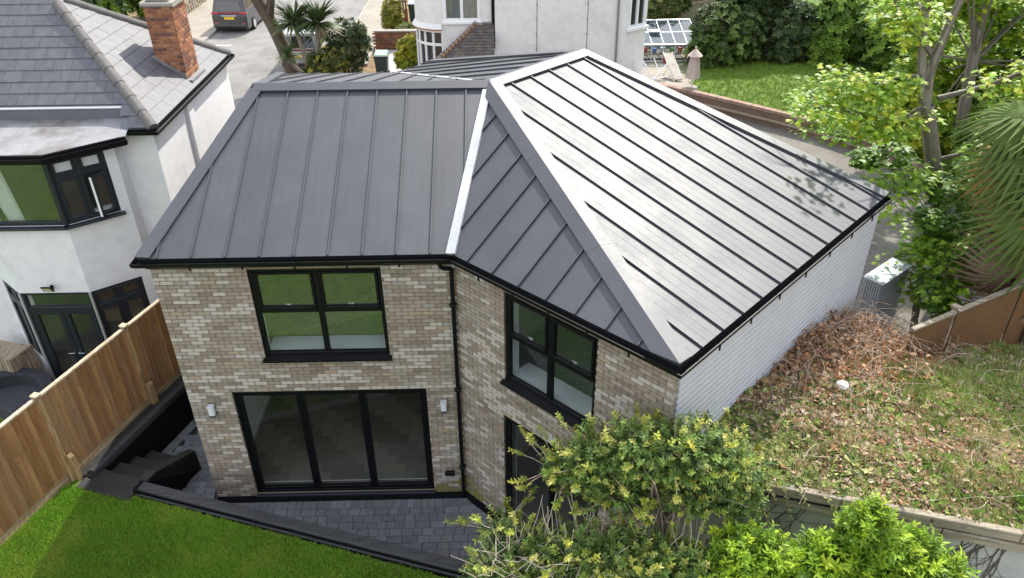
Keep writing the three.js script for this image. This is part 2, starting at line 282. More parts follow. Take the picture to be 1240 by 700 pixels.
function brickWall(name, F, x0, x1, y0, y1, holes, seed, single) {
  const r = rng(seed), wall = obj(name, wallShape(x0, x1, y0, y1, holes, -0.3, -0.013, F), M.mortar, house), list = [];
  for (let c = 0, y = y0 + 0.0375; y < y1 - 0.02; y += 0.075, c++) {
    let x = x0 - (c % 2) * 0.1125 - 0.02 * r();
    for (; x < x1; x += 0.225) {
      let segs = [[Math.max(x, x0), Math.min(x + 0.211, x1)]];
      for (const [a, b, cc, d] of holes) if (y + 0.03 > cc && y - 0.03 < d) segs = segs.flatMap(([s, e]) => e <= a || s >= b ? [[s, e]] : [[s, Math.min(e, a)], [Math.max(s, b), e]].filter(([p, q]) => q - p > 0.03));
      for (const [s, e] of segs) {
        if (e - s < 0.03) continue;
        const n = fbm(x * 0.8 + seed, y * 3.1, 2), q = r();   // clusters of browner and of paler bricks
        let k = q < 0.25 + (n - 0.5) * 1.0 ? 0 : q < 0.45 ? 3 : q < 0.65 ? 1 : q < 0.79 ? 2 : q < 0.82 ? 4 : q < 0.87 ? 5 : q < 0.91 ? 6 : 7;
        const cd = seed === 1 ? -x : x * 1.2; if (y < 0.42 - cd * 0.35 && r() < 0.75) k = 8;   // mossy courses at the foot of the inner corner
        list.push({ x: (s + e) / 2, y, w: e - s, k, z: (r() - 0.5) * 0.005, p: V((s + e) / 2, y, 0).applyMatrix4(F) });
      }
    }
  }
  const nrm = V(0, 0, 1).transformDirection(F);
  for (const b of list) { const d = camera.position.clone().sub(b.p), l = d.length(); b.score = d.dot(nrm) / (l * l * l) * b.w * (b.y < 2.9 && seed === 2 && b.x > 1.1 ? 0.01 : 1); }
  list.sort((a, b) => b.score - a.score);
  const rot = new THREE.Quaternion().setFromRotationMatrix(F), rest = [];
  list.forEach((b, i) => {
    const pos = V(b.x, b.y, b.z).applyMatrix4(F);
    if (i < single) { const o = objRaw('brick', BRICK, brickMats[b.k], null_); o.position.copy(pos); o.quaternion.copy(rot); o.scale.x = b.w; wall.attach(o); }
    else { const g = BRICK.clone(); g.scale(b.w, 1, 1); g.applyMatrix4(new THREE.Matrix4().compose(pos, rot, V(1, 1, 1))); const c = brickPal[b.k], n = g.attributes.position.count, a = new Float32Array(n * 3); for (let j = 0; j < n; j++) a.set(c, j * 3); g.setAttribute('color', new THREE.BufferAttribute(a, 3)); rest.push(g); }
  });
  stuff(objRaw('brickwork', mergeGeometries(rest, false), brickMerged, wall));
  return wall;
}

brickWall('rear_wall', I4, -4.85, 0, 0, 5.3, [WIN_L, BIF], 1, 170);
brickWall('angled_rear_wall', FW, 0, L2, 0, 5.3, [WIN_R, DOOR_R], 2, 130);
// other outside walls, out of the picture
obj('left_side_wall', box(-4.85, -4.55, 0, 5.3, -9.2, -0.31), M.mortar, house);
obj('front_wall', [box(-4.85, -2, 0, 5.3, -9.2, -8.9), box(0, 9.9, 0, 5.3, -0.3, 0, frame(TH, -1.2, 0, -9.9))], M.mortar, house);
{ // right flank: pale ribbed cladding boards on a backing
  const FS = new THREE.Matrix4().makeBasis(B, UP, A).setPosition(A.x * L2, 0, A.z * L2);
  const back = obj('flank_wall', box(0.12, 6.72, 0, 5.28, -0.3, -0.02, FS), M.cladding, house);
  const r = rng(5);
  for (let k = 0; k < 26; k++) { const y = 2.3 + k * 0.113; const sec = [[y, -0.02], [y, 0.026], [y + 0.078, 0.026], [y + 0.104, 0.002], [y + 0.11, -0.02]], e = r() * 0.003; obj('cladding_board', prism(sec.map(([yy, z]) => V(0.13, yy, z + e).applyMatrix4(FS)), sec.map(([yy, z]) => V(6.72, yy, z + e).applyMatrix4(FS))), M.cladding, back); }
  for (let k = 0; k < 40; k++) { const y = 2.3 + k * 0.075; if (y < 5.2) { const b = objRaw('corner_brick', BRICK, brickMats[Math.floor(r() * 4)], null_); b.scale.x = 0.12; b.position.copy(V(0.062, y, 0.001).applyMatrix4(FS)); b.quaternion.setFromRotationMatrix(FS); back.attach(b); } }
}
// plinth: black strip drain along the foot of the rear walls
obj('plinth', sweep([V(-4.86, -0.1, 0), V(0, -0.1, 0), V(A.x * L2, -0.1, A.z * L2)], [[0.004, 0], [0.004, 0.095], [0.035, 0.095], [0.075, 0.03], [0.075, 0]]), M.blackMatt, house);
obj('footing', [box(-4.85, 0, -0.5, -0.001, -0.3, 0.003), box(0, L2, -0.5, -0.001, -0.3, 0.003, FW), box(-4.85, -4.55, -0.5, -0.001, -9.2, -0.3)], M.blackMatt, house);
// rooms behind the glass
function room(F, x0, x1, z0, z1, y0, y1, holes, floorMat, floorName) {
  obj('room_lining', [wallShape(x0, x1, y0, y1, holes, -0.33, -0.303, F), box(x0 - 0.03, x0, y0, y1, z0, -0.33, F), box(x1, x1 + 0.03, y0, y1, z0, -0.33, F), box(x0, x1, y0, y1, z0 - 0.03, z0, F), box(x0, x1, y1, y1 + 0.03, z0, -0.3, F)], M.plaster, house);
  obj('skirting', [box(x0, x0 + 0.02, y0 + 0.001, y0 + 0.14, z0, -0.34, F), box(x0 + 0.02, x1, y0 + 0.001, y0 + 0.14, z0, z0 + 0.02, F)], M.whitePaint, house);
  return obj(floorName, box(x0, x1, y0 - 0.1, y0, z0, -0.1, F), floorMat, house);
}
room(I4, -4.54, -0.06, -4.6, 0, 2.96, 5.2, [WIN_L], M.carpet, 'bedroom_floor');
room(FW, 0.1, 3.8, -4.4, 0, 2.96, 5.2, [WIN_R], M.carpet, 'bedroom_floor');
const gf = room(I4, -4.54, -0.06, -5.2, 0, 0.05, 2.72, [BIF], M.oak3, 'living_floor');
room(FW, 0.1, 3.8, -4.4, 0, 0.05, 2.72, [DOOR_R], M.oak, 'living_floor');
{ // herringbone planks
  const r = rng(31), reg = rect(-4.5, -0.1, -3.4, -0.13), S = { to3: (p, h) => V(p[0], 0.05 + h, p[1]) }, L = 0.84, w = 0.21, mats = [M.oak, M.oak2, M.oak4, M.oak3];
  const c = Math.SQRT1_2, rot = (x, y) => [x - 2.3, y - 1.8];
  for (let i = -14; i < 15; i++) for (let j = -5; j < 6; j++) for (let s = 0; s < 2; s++) {
    const ox = i * w + j * L * 1 + (s ? w : 0) * 0, oy = i * w - j * L;
    const q = s ? [[ox + L, oy + w - L], [ox + L + w, oy + w - L], [ox + L + w, oy + w], [ox + L, oy + w]] : [[ox, oy], [ox + L, oy], [ox + L, oy + w], [ox, oy + w]];
    const g = 0.003, cx = (q[0][0] + q[2][0]) / 2, cy = (q[0][1] + q[2][1]) / 2;
    const p = clipTo(q.map(([x, y]) => rot(x - Math.sign(x - cx) * g, y - Math.sign(y - cy) * g)), reg);
    if (p.length > 2 && Math.abs(area2(p)) > 0.01) obj('plank', slab(S, p, 0.001, 0.008), mats[s ? (r() < 0.7 ? 1 : 2) : r() < 0.7 ? 0 : 3], gf);  // gloss contrast by plank direction put into the colour: one direction gets paler oak
  }
}
// windows
function casement(F, [x0, x1, y0, y1]) {
  const w = part('window', house), xm = (x0 + x1) / 2, ym = y0 + (y1 - y0) * 0.525;
  obj('frame', [...frameBars(x0, x1, y0, y1, 0.07, -0.13, -0.045, F), cbox(xm - 0.045, xm + 0.045, y0 + 0.07, y1 - 0.07, -0.128, -0.047, 0.006, F), cbox(x0 + 0.07, xm - 0.045, ym - 0.035, ym + 0.035, -0.126, -0.05, 0.006, F), cbox(xm + 0.045, x1 - 0.07, ym - 0.035, ym + 0.035, -0.126, -0.05, 0.006, F)], M.black, w);
  for (const [a, b] of [[x0 + 0.075, xm - 0.05], [xm + 0.05, x1 - 0.075]]) {
    obj('sash', frameBars(a, b, ym + 0.04, y1 - 0.075, 0.045, -0.1, -0.028, F), M.black, w);
    obj('pane', box(a + 0.04, b - 0.04, ym + 0.08, y1 - 0.115, -0.078, -0.077, F), M.glass, w);
    obj('pane', box(a - 0.005, b + 0.005, y0 + 0.068, ym - 0.033, -0.088, -0.087, F), M.glass, w);
    const hx = (a + b) / 2; obj('handle', [cbox(hx - 0.02, hx + 0.02, ym + 0.062, ym + 0.078, -0.135, -0.1, 0.004, F), cbox(hx - 0.075, hx + 0.02, ym + 0.064, ym + 0.08, -0.15, -0.134, 0.005, F)], M.whitePaint, w);
  }
  obj('inner_sill', cbox(x0 + 0.01, x1 - 0.01, y0 - 0.02, y0 + 0.03, -0.58, -0.131, 0.006, F), M.whitePaint, w);
  obj('reveal', [box(x0 - 0.002, x0 + 0.012, y0, y1, -0.335, -0.131, F), box(x1 - 0.012, x1 + 0.002, y0, y1, -0.335, -0.131, F)], M.whitePaint, w);
  const s = [[-0.05, y0 + 0.012], [0.085, y0 - 0.03], [0.085, y0 - 0.058], [0.072, y0 - 0.06], [0.072, y0 - 0.038], [-0.05, y0 - 0.004]];
  obj('sill', prism(s.map(([z, y]) => V(x0 - 0.035, y, z).applyMatrix4(F)), s.map(([z, y]) => V(x1 + 0.035, y, z).applyMatrix4(F))), M.black, w);
}
casement(I4, WIN_L); casement(FW, WIN_R);
{ // three-leaf folding door
  const [x0, x1, y0, y1] = BIF, w = part('folding_door', house), n = 3, lw = (x1 - x0 - 0.12) / n;
  obj('frame', frameBars(x0, x1, y0, y1, 0.06, -0.14, -0.04, I4), M.black, w);
  for (let k = 0; k < n; k++) {
    const a = x0 + 0.06 + k * lw, b = a + lw;
    obj('leaf', frameBars(a + 0.002, b - 0.002, y0 + 0.062, y1 - 0.062, 0.068, -0.125, -0.055, I4), M.black, w);
    obj('pane', box(a + 0.066, b - 0.066, y0 + 0.125, y1 - 0.125, -0.09, -0.089), M.glassDoor, w);
    for (const hy of [0.35, 1.25, 2.15]) obj('hinge', cyl(0.012, 0.012, 0.09, b - 0.002, y0 + hy, -0.045, 8), M.black, w);
  }
  obj('threshold', cbox(x0 - 0.02, x1 + 0.02, 0.0, 0.058, -0.15, 0.05, 0.008), M.anthracite, w);
}
{ // sliding door of the angled wing
  const [x0, x1, y0, y1] = DOOR_R, w = part('sliding_door', house), xm = (x0 + x1) / 2;
  obj('frame', frameBars(x0, x1, y0, y1, 0.06, -0.14, -0.04, FW), M.black, w);
  for (const [a, b, z] of [[x0 + 0.06, xm + 0.03, -0.09], [xm - 0.03, x1 - 0.06, -0.135]]) { obj('leaf', frameBars(a, b, y0 + 0.062, y1 - 0.062, 0.06, z, z + 0.04, FW), M.black, w); obj('pane', box(a + 0.05, b - 0.05, y0 + 0.1, y1 - 0.1, z + 0.02, z + 0.021, FW), M.glassDoor, w); }
}
// ---- roof
const He = 5.43, Yr = 7.07;
const R = { eL: V(-4.95, He, 0.1), C1: V(-0.04, He, 0.1), C2: V(2.96, He, 3.04), C3: V(7.68, He, -1.76), RL: V(-3.69, Yr, -3.29), P1: V(0.586, Yr, -3.29), P2: V(2.528, Yr, -5.265), BL: V(-4.95, He, -9.42), P4: V(-1.0, He, -10.39), VV: V(-1.95, He, -9.42) };
const roof = part('roof', house);
function metalFace(pts, down, off, ribs = true) {
  const S = slope(pts, down), xs = S.poly.map((p) => p[0]), a0 = Math.min(...xs), a1 = Math.max(...xs), W = 0.535;
  for (let k = Math.floor((a0 - off) / W); off + k * W < a1; k++) {
    const a = off + k * W, poly = clip(clip(S.poly, 1, 0, a + W), -1, 0, -a);
    if (poly.length > 2 && Math.abs(area2(poly)) > 0.004) {
      const gs = [slab(S, poly, -0.012, 0)];
      if (ribs) for (const f of [1 / 3, 2 / 3]) { const c = a + W * f, rb = clip(clip(S.poly, 1, 0, c + 0.012), -1, 0, -(c - 0.012)); if (rb.length > 2 && Math.abs(area2(rb)) > 0.002) gs.push(slab(S, rb, -0.002, 0.0018)); }
      obj('panel', gs, M.roofs[((k * 7) % 3 + 3) % 3], roof);
    }
    const sm = clip(clip(S.poly, 1, 0, a + 0.008), -1, 0, -(a - 0.008));
    if (sm.length > 2 && Math.abs(area2(sm)) > 0.003) obj('standing_seam', [slab(S, sm, -0.005, 0.03), (() => { const t = clip(clip(S.poly, 1, 0, a + 0.0115), -1, 0, -(a - 0.0115)); return slab(S, t, 0.024, 0.034); })()], M.roofTrim, roof);
  }
  return S;
}
const Sl = metalFace([R.eL, R.C1, R.P1, R.RL], [0, -1, 1], 0.30);
const Sf = metalFace([R.C1, R.C2, R.P1], [-B.x, -1, -B.z], 0.36, false);
const Sr = metalFace([R.C2, R.C3, R.P2, R.P1], [A.x, -1, A.z], 0.53);
const Sb = metalFace([R.RL, R.P1, R.VV, R.BL], [0, -1, -1], 0.15);
const Sw = metalFace([R.P1, R.P2, R.P4, R.VV], [-A.x, -1, -A.z], 0.2);
const Se = metalFace([R.eL, R.RL, R.BL], [-1, -1, 0], 0.3, false);
const Sn = metalFace([R.C3, R.P4, R.P2], [B.x, -1, B.z], 0.3, false);
obj('roof_deck', [[R.eL, R.C1, R.P1, R.RL], [R.C1, R.C2, R.P1], [R.C2, R.C3, R.P2, R.P1], [R.RL, R.P1, R.VV, R.BL], [R.P1, R.P2, R.P4, R.VV], [R.eL, R.RL, R.BL], [R.C3, R.P4, R.P2]].map((f) => prism(f.map((p) => p.clone().add(V(0, -0.09, 0))), f.map((p) => p.clone().add(V(0, -0.03, 0))))), M.blackMatt, roof);
obj('soffit', [R.eL, R.C1, R.C2, R.C3, R.P4, R.VV, R.BL].length ? faces([[R.eL, R.C1, R.VV, R.BL], [R.C1, R.C2, R.C3, R.P4, R.VV]].map((f) => f.map((p) => V(p.x, He - 0.16, p.z)))) : [], M.blackMatt, roof);
// folded cap between two faces along the line a-b
function cap(name, a, b, S1, S2, w, h, m, cuts = 2, eave = false) {
  const d = b.clone().sub(a).normalize(), side = (S, other) => { let u = d.clone().cross(S.n).normalize(); const c = S.to3([S.poly.reduce((s, p) => s + p[0], 0) / S.poly.length, S.poly.reduce((s, p) => s + p[1], 0) / S.poly.length]).sub(a); if (u.dot(c) < 0) u.negate(); return u; };
  const u1 = side(S1), u2 = side(S2), up = S1.n.clone().add(S2.n).normalize();
  const sec = (p) => [p.clone().addScaledVector(u1, w).addScaledVector(S1.n, 0.004), p.clone().addScaledVector(u1, w).addScaledVector(S1.n, h), p.clone().addScaledVector(up, h * 1.15), p.clone().addScaledVector(u2, w).addScaledVector(S2.n, h), p.clone().addScaledVector(u2, w).addScaledVector(S2.n, 0.004), p.clone().addScaledVector(up, 0.002)];
  const L = a.distanceTo(b);
  for (let k = 0; k < cuts; k++) {
    const s0 = a.clone().addScaledVector(d, L * k / cuts + (k ? 0.004 : 0)), s1 = a.clone().addScaledVector(d, L * (k + 1) / cuts), A0 = sec(s0), A1 = sec(s1), L_ = [];
    if (eave && k === cuts - 1) [[0, S1], [1, S1], [3, S2], [4, S2]].forEach(([i, S]) => { const dm = Math.max(...S.poly.map((p) => p[1])), over = A1[i].clone().sub(S.o).dot(S.dn) - dm - 0.01, q = d.dot(S.dn); A1[i].addScaledVector(d, -over / q); });
    for (let i = 0; i < 6; i++) { const j = (i + 1) % 6; L_.push([A0[i], A1[i], A1[j], A0[j]]); }
    for (const q of [A0, A1]) L_.push([q[0], q[1], q[2], q[5]], [q[5], q[2], q[3], q[4]]);
    obj(name, faces(L_), m, roof);
  }
}
const along = (p, q, d) => p.clone().addScaledVector(q.clone().sub(p).normalize(), d);
cap('ridge_cap', R.RL, along(R.P1, R.RL, -0.02), Sl, Sb, 0.17, 0.052, M.roofTrim, 1);
cap('ridge_cap', R.P1, R.P2, Sr, Sw, 0.22, 0.055, M.roofTrim, 1);
cap('hip_cap', along(R.RL, R.eL, 0.1), R.eL, Sl, Se, 0.2, 0.05, M.roofTrim, 2, true);
cap('hip_cap', R.RL, R.BL, Sb, Se, 0.2, 0.05, M.roofTrim, 2, true);
cap('hip_cap', along(R.P1, R.C2, 0.02), R.C2, Sf, Sr, 0.21, 0.052, M.roofTrim, 3, true);
cap('hip_cap', R.P2, R.C3, Sr, Sn, 0.2, 0.05, M.roofTrim, 2, true);
cap('hip_cap', R.P2, R.P4, Sw, Sn, 0.2, 0.05, M.roofTrim, 2);
cap('valley_trim', along(R.C1, R.P1, -0.03), along(R.P1, R.C1, 0.22), Sl, Sf, 0.085, 0.046, M.valley, 2);
cap('valley_trim', R.P1, R.VV, Sb, Sw, 0.07, 0.02, M.valley, 1);
{ // gutters, fascia, brackets, downpipe
  const line = [R.BL, R.eL, R.C1, R.C2, R.C3].map((p) => V(p.x, He, p.z));
  obj('fascia', sweep(line, [[-0.09, -0.22], [-0.09, -0.02], [-0.06, -0.02], [-0.06, -0.22]]), M.black, roof);
  const gut = obj('gutter', sweep(line, [[-0.055, -0.03], [-0.055, -0.1], [-0.02, -0.135], [0.06, -0.135], [0.095, -0.1], [0.1, -0.045], [0.088, -0.045], [0.082, -0.095], [0.055, -0.123], [-0.015, -0.123], [-0.043, -0.095], [-0.043, -0.03]]), M.black, house);
  const br = (p, q, n) => { const N = V(-(q.z - p.z), 0, q.x - p.x).normalize(); for (let k = 1; k < n; k++) { const c = p.clone().lerp(q, k / n), t = Math.atan2(q.z - p.z, q.x - p.x); obj('bracket', cbox(-0.015, 0.015, -0.165, -0.05, 0.09, 0.108, 0.003, frame(t, c.x, He, c.z)), M.black, gut); } };
  br(R.eL, R.C1, 6); br(R.C1, R.C2, 6); br(R.C2, R.C3, 8);
  const dp = part('downpipe', house), x = -0.06;
  obj('pipe', [tube([[x - 0.17, He - 0.14, 0.12], [x - 0.17, He - 0.2, 0.12], [x - 0.12, He - 0.26, 0.1], [x, He - 0.31, 0.055], [x, He - 0.4, 0.05]], 0.036, 0.036, 8), tube([[x, He - 0.38, 0.05], [x, 2, 0.05], [x, -0.06, 0.05]], 0.036, 0.036, 8)], M.black, dp);
  for (const y of [0.7, 2.6, 4.4]) obj('pipe_clip', cbox(x - 0.055, x + 0.055, y, y + 0.05, 0.003, 0.095, 0.01), M.black, dp);
}
// lights and socket on the wall
function wallLight(x, y, label) {
  const t = thing('wall_light', label, 'wall light', [x, y, 0], 'lantern lights on the brick wall');
  obj('back_plate', cbox(x - 0.05, x + 0.05, y, y + 0.23, 0.002, 0.02, 0.004), M.anthracite, t);
  obj('diffuser', cbox(x - 0.05, x + 0.05, y + 0.025, y + 0.2, 0.02, 0.12, 0.012), mat([0.62, 0.66, 0.68], 0.25), t);
  obj('top_cap', cbox(x - 0.056, x + 0.056, y + 0.2, y + 0.235, 0.02, 0.127, 0.006), mat([0.5, 0.53, 0.56], 0.35), t);
  obj('base', cbox(x - 0.056, x + 0.056, y, y + 0.025, 0.02, 0.127, 0.006), M.anthracite, t);
}
wallLight(-4.47, 2.15, 'small pale lantern wall light between the folding door and the outer house corner');
wallLight(-0.33, 2.15, 'small pale lantern wall light between the folding door and the black downpipe');
{ const t = thing('outdoor_socket', 'black weatherproof double socket low on the brick wall beside the downpipe', 'socket', [-0.3, 0.52, 0]);
  obj('back_box', cbox(-0.39, -0.22, 0.5, 0.6, 0.002, 0.06, 0.008), M.black, t); obj('cover', cbox(-0.4, -0.21, 0.52, 0.615, 0.06, 0.085, 0.008), M.black, t);
  obj('cable_gland', [cyl(0.012, 0.012, 0.03, -0.35, 0.47, 0.035, 8), cyl(0.012, 0.012, 0.03, -0.26, 0.47, 0.035, 8)], M.alu, t); }

// ---------------------------------------------------------------- patio, steps, lawn, fence (garden frame: a along the low wall, b away from the lawn)
const LAWN = 0.74, PAT = -0.085;
const gbox = (a0, a1, y0, y1, b0, b1, c = 0.006) => cbox(a0, a1, y0, y1, -b1, -b0, c, FG);
{
  const patio = struct('patio', [box(-7, 2.9, -0.5, PAT - 0.035, -9, 3.2)], M.compositeDark), r = rng(77);
  const pm = [[0.18, 0.186, 0.2], [0.21, 0.215, 0.23], [0.16, 0.165, 0.18], [0.195, 0.19, 0.197]].map((c) => mat(c, 0.85, { map: T.grain, bump: T.bumpFine, bs: 0.003 }));
  const S = { to3: (p, h) => V(p[0], PAT + h, p[1]) };
  // outside: house footprint, stair block, low wall
  const ok = (x, z) => { const a = x * Math.cos(GA) + z * Math.sin(GA), b = x * Math.sin(GA) - z * Math.cos(GA); const lz = -x * Math.sin(TH) + z * Math.cos(TH); return a > -6.57 && b > -1.75 && !(a < -5.5 && b < -0.98) && z > -3.3 && !(x > -4.9 && x < 0 && z < 0.04) && !(x >= 0 && lz < 0.05) && x < 2.6; };
  let n = 0;
  const lay = (pts) => { const cx = pts.reduce((s, p) => s + p[0], 0) / pts.length, cy = pts.reduce((s, p) => s + p[1], 0) / pts.length; if (!ok(cx, cy) || n++ > 340) return; const q = pts.map(([x, y]) => [cx + (x - cx) * 0.955, cy + (y - cy) * 0.955]); const j = (r() - 0.5) * 0.006, gm = slab(S, q, -0.04, j); obj('paver', gm, pm[Math.floor(r() * 4)], patio); };
  for (let x = -4.8; x < 0; x += 0.135) lay(rect(x, x + 0.135, 0.08, 0.29));                         // border course along the wall
  for (let t = 0.1; t < 3; t += 0.135) lay(rect(t, t + 0.135, 0.08, 0.29).map(([x, z]) => { const p = V(x, 0, z).applyMatrix4(FW); return [p.x, p.z]; }));
  let row = 0;
  for (let z = 0.29; z < 2.6; z += 0.17, row++) for (let x = -6.4 + r() * 0.2; x < 2.6;) { const w = [0.17, 0.22, 0.28][Math.floor(r() * 3)]; const cx = x + w / 2, lz = -cx * Math.sin(TH) + (z + 0.1) * Math.cos(TH); if (!(cx > 0 && lz < 0.3)) lay(rect(x, x + w, z, z + 0.17)); x += w; }
  for (let b = -1.0; b < 4; b += 0.135) lay(rect(-6.55, -6.35, b, b + 0.135).map(([a, bb]) => { const p = g2w(a, bb); return [p.x, p.z]; }));
  for (let z = -3.4; z < 0.29; z += 0.17) for (let x = -6.6 + r() * 0.2; x < -4.9;) { const w = [0.17, 0.22, 0.28][Math.floor(r() * 3)]; const p = V(x + w / 2, 0, z + 0.1), a = p.x * Math.cos(GA) + p.z * Math.sin(GA); if (a > -6.3) lay(rect(x, x + w, z, z + 0.17)); x += w; }
}
{ // low black wall between patio and lawn
  const t = thing('garden_wall', 'low black composite garden wall with grey capping between lawn and patio', 'garden wall', g2w(-2, -2.35, PAT).toArray());
  const front = [g2w(-5.47, -2.36, 0), g2w(0.9, -2.3, 0), g2w(2.6, -3.15, 0)];
  obj('wall_face', sweep(front, [[0.06, PAT - 0.2], [0.06, 0.845], [-0.085, 0.845], [-0.085, PAT - 0.2]], 1), M.blackMatt, t);
  obj('capping', sweep(front, [[-0.11, 0.847], [-0.11, 0.875], [-0.1, 0.882], [0.075, 0.882], [0.085, 0.875], [0.085, 0.847]], 1), M.composite, t);
  obj('capping_lip', sweep(front, [[0.062, 0.815], [0.062, 0.84], [0.075, 0.84], [0.075, 0.815]], 1), M.composite, t);
  obj('plank', sweep(front, [[0.062, 0.4], [0.062, 0.765], [0.13, 0.765], [0.135, 0.76], [0.135, 0.4]], 1), M.blackMatt, t);
  obj('ledge', sweep(front, [[0.1, 0.767], [0.1, 0.778], [0.137, 0.778], [0.137, 0.767]], 1), M.composite, t);
}
{ // steps down from lawn to patio
  const t = thing('garden_steps', 'flight of black composite steps beside the timber fence down to the patio', 'steps', g2w(-6.1, -1.9, PAT).toArray());
  const treads = [[0.745, -2.64, -2.41], [0.745, -2.40, -2.13], [0.55, -2.16, -1.74], [0.355, -1.78, -1.36], [0.16, -1.4, -0.98]];
  treads.forEach(([y, b0, b1]) => obj('tread', gbox(-6.6, -5.58, y - 0.035, y, b0, b1 + 0.02), M.compositeDark, t));
  [[0.71, -2.15], [0.515, -1.77], [0.32, -1.39], [0.125, -1.0]].forEach(([y, b]) => obj('riser', gbox(-6.58, -5.59, y - 0.2, y, b - 0.03, b), M.blackMatt, t));
  obj('edge_strip', gbox(-6.72, -6.602, 0.6, 0.748, -2.64, -2.38), M.composite, t);
  const side = [[-2.46, PAT], [-2.46, 0.84], [-2.0, 0.84], [-0.98, 0.42], [-0.95, PAT]];
  obj('side_panel', prism(side.map(([b, y]) => g2w(-5.575, b, y)), side.map(([b, y]) => g2w(-5.465, b, y))), M.blackMatt, t);
  const cp = [[-2.23, 0.842], [-2.23, 0.878], [-1.99, 0.878], [-0.95, 0.452], [-0.925, PAT], [-0.955, PAT], [-0.985, 0.43], [-2.0, 0.842]];
  obj('side_capping', prism(cp.map(([b, y]) => g2w(-5.6, b, y)), cp.map(([b, y]) => g2w(-5.44, b, y))), M.compositeDark, t);
}
{ // black retaining wall below the fence, beside the passage
  const t = thing('retaining_wall', 'tall black composite retaining wall below the timber fence beside the passage', 'retaining wall', g2w(-6.7, 1, PAT).toArray());
  obj('face', gbox(-6.95, -6.565, PAT - 0.2, 0.72, -2.36, 6.5), M.blackMatt, t);
  obj('ledge', gbox(-6.93, -6.545, 0.722, 0.76, -2.36, 6.5), M.compositeDark, t);
  obj('rail', gbox(-6.66, -6.55, 0.762, 0.86, -2.3, 6.5), M.composite, t);
  obj('rail', gbox(-6.75, -6.68, 0.762, 0.83, -2.3, 6.5), M.compositeDark, t);
}
{ // close-board fence
  const r = rng(3), t = thing('timber_fence', 'orange brown close board timber fence with pale capping along the lawn', 'fence', g2w(-6.97, -1, LAWN).toArray());
  const posts = [-7.0, -4.72, -2.48, -0.28, 1.93, 4.1];
  for (let i = 0; i + 1 < posts.length; i++) {
    const b0 = posts[i] + 0.055, b1 = posts[i + 1] - 0.055, p = part('panel', t), y0 = LAWN + 0.19, y1 = 2.69;
    obj('gravel_board', gbox(-6.99, -6.95, LAWN - 0.15, y0 - 0.01, b0, b1), M.gravelBoard, t);
    const n = 19; for (let k = 0; k < n; k++) { const c0 = b0 + (b1 - b0) * k / n, c1 = b0 + (b1 - b0) * (k + 1) / n + 0.012, e = 0.014 + r() * 0.005; // feather edge boards, each lapping the next
      const sec = [[c0, -6.955], [c0, -6.955 + 0.006], [c1, -6.955 + 0.012 + e], [c1, -6.955 + 0.002]];
      obj('board', prism(sec.map(([b, a]) => g2w(a, b, y0)), sec.map(([b, a]) => g2w(a, b, y1))), M.fenceWood[Math.floor(r() * 5)], p); }
    obj('capping', gbox(-7.0, -6.925, y1, y1 + 0.035, b0, b1), M.fenceCap, p);
    obj('rail', [gbox(-7.01, -6.957, y0 + 0.2, y0 + 0.28, b0, b1), gbox(-7.01, -6.957, y1 - 0.3, y1 - 0.22, b0, b1)], M.fencePost, p);
  }
  for (const b of posts) { const p = part('post', t); obj('shaft', gbox(-7.02, -6.925, 0.2, 2.74, b - 0.05, b + 0.05, 0.008), M.fencePost, p); obj('post_cap', gbox(-7.04, -6.905, 2.742, 2.775, b - 0.068, b + 0.068, 0.012), M.fenceCap, p); }
  for (const b of [-2.42, -0.24]) { const s = [[-6.9, 0.6], [-6.9, 1.3], [-6.86, 1.34], [-6.8, 1.28], [-6.8, 0.6]]; obj('support_post', prism(s.map(([a, y]) => g2w(a, b - 0.05, y)), s.map(([a, y]) => g2w(a, b + 0.05, y))), M.fencePost, t); }
}
// lawn sheet with individual tufts where the picture shows it near
const lawn = struct('lawn', [box(-6.96, 12, -0.4, LAWN - 0.03, 2.47, 13.5, FG)], M.lawn);
function instanced(name, geo, m, list, parent) {   // list of [matrix, color]
  const o = new THREE.InstancedMesh(geo, m, list.length); o.name = name; o.userData.kind = 'stuff';
  list.forEach(([mx, c], i) => { o.setMatrixAt(i, mx); o.setColorAt(i, c); });
  o.castShadow = o.receiveShadow = true; if (parent) parent.attach(o); else { o.name = numbered(name); scene.add(o); } return o;
}
const leafMat = (tr = 0.35, rough = 0.55) => { const m = mat([1, 1, 1], rough); m.side = THREE.DoubleSide; m.transmission = tr; m.thickness = 0; m.specularIntensity = 0.5; return m; };
const grassMat = mat([1, 1, 1], 0.8, { side: true });
function blades(seed, n, h, w, spread) {
  const r = rng(seed), L = [];
  for (let i = 0; i < n; i++) { const a = r() * 6.283, x = (r() - 0.5) * spread, z = (r() - 0.5) * spread, hh = h * (0.6 + 0.6 * r()), lx = Math.cos(a) * hh * 0.5 * r(), lz = Math.sin(a) * hh * 0.5 * r(), wx = -Math.sin(a) * w / 2, wz = Math.cos(a) * w / 2;
    const b0 = V(x - wx, 0, z - wz), b1 = V(x + wx, 0, z + wz), m0 = V(x - wx * 0.8 + lx * 0.4, hh * 0.6, z - wz * 0.8 + lz * 0.4), m1 = V(x + wx * 0.8 + lx * 0.4, hh * 0.6, z + wz * 0.8 + lz * 0.4), t = V(x + lx, hh, z + lz); L.push([b0, b1, m1, m0], [m0, m1, t]); }
  return clean(faces(L));
}
const mtx = (p, q, s) => new THREE.Matrix4().compose(p, q, V(s, s, s));
const yawQ = (a) => new THREE.Quaternion().setFromAxisAngle(UP, a);
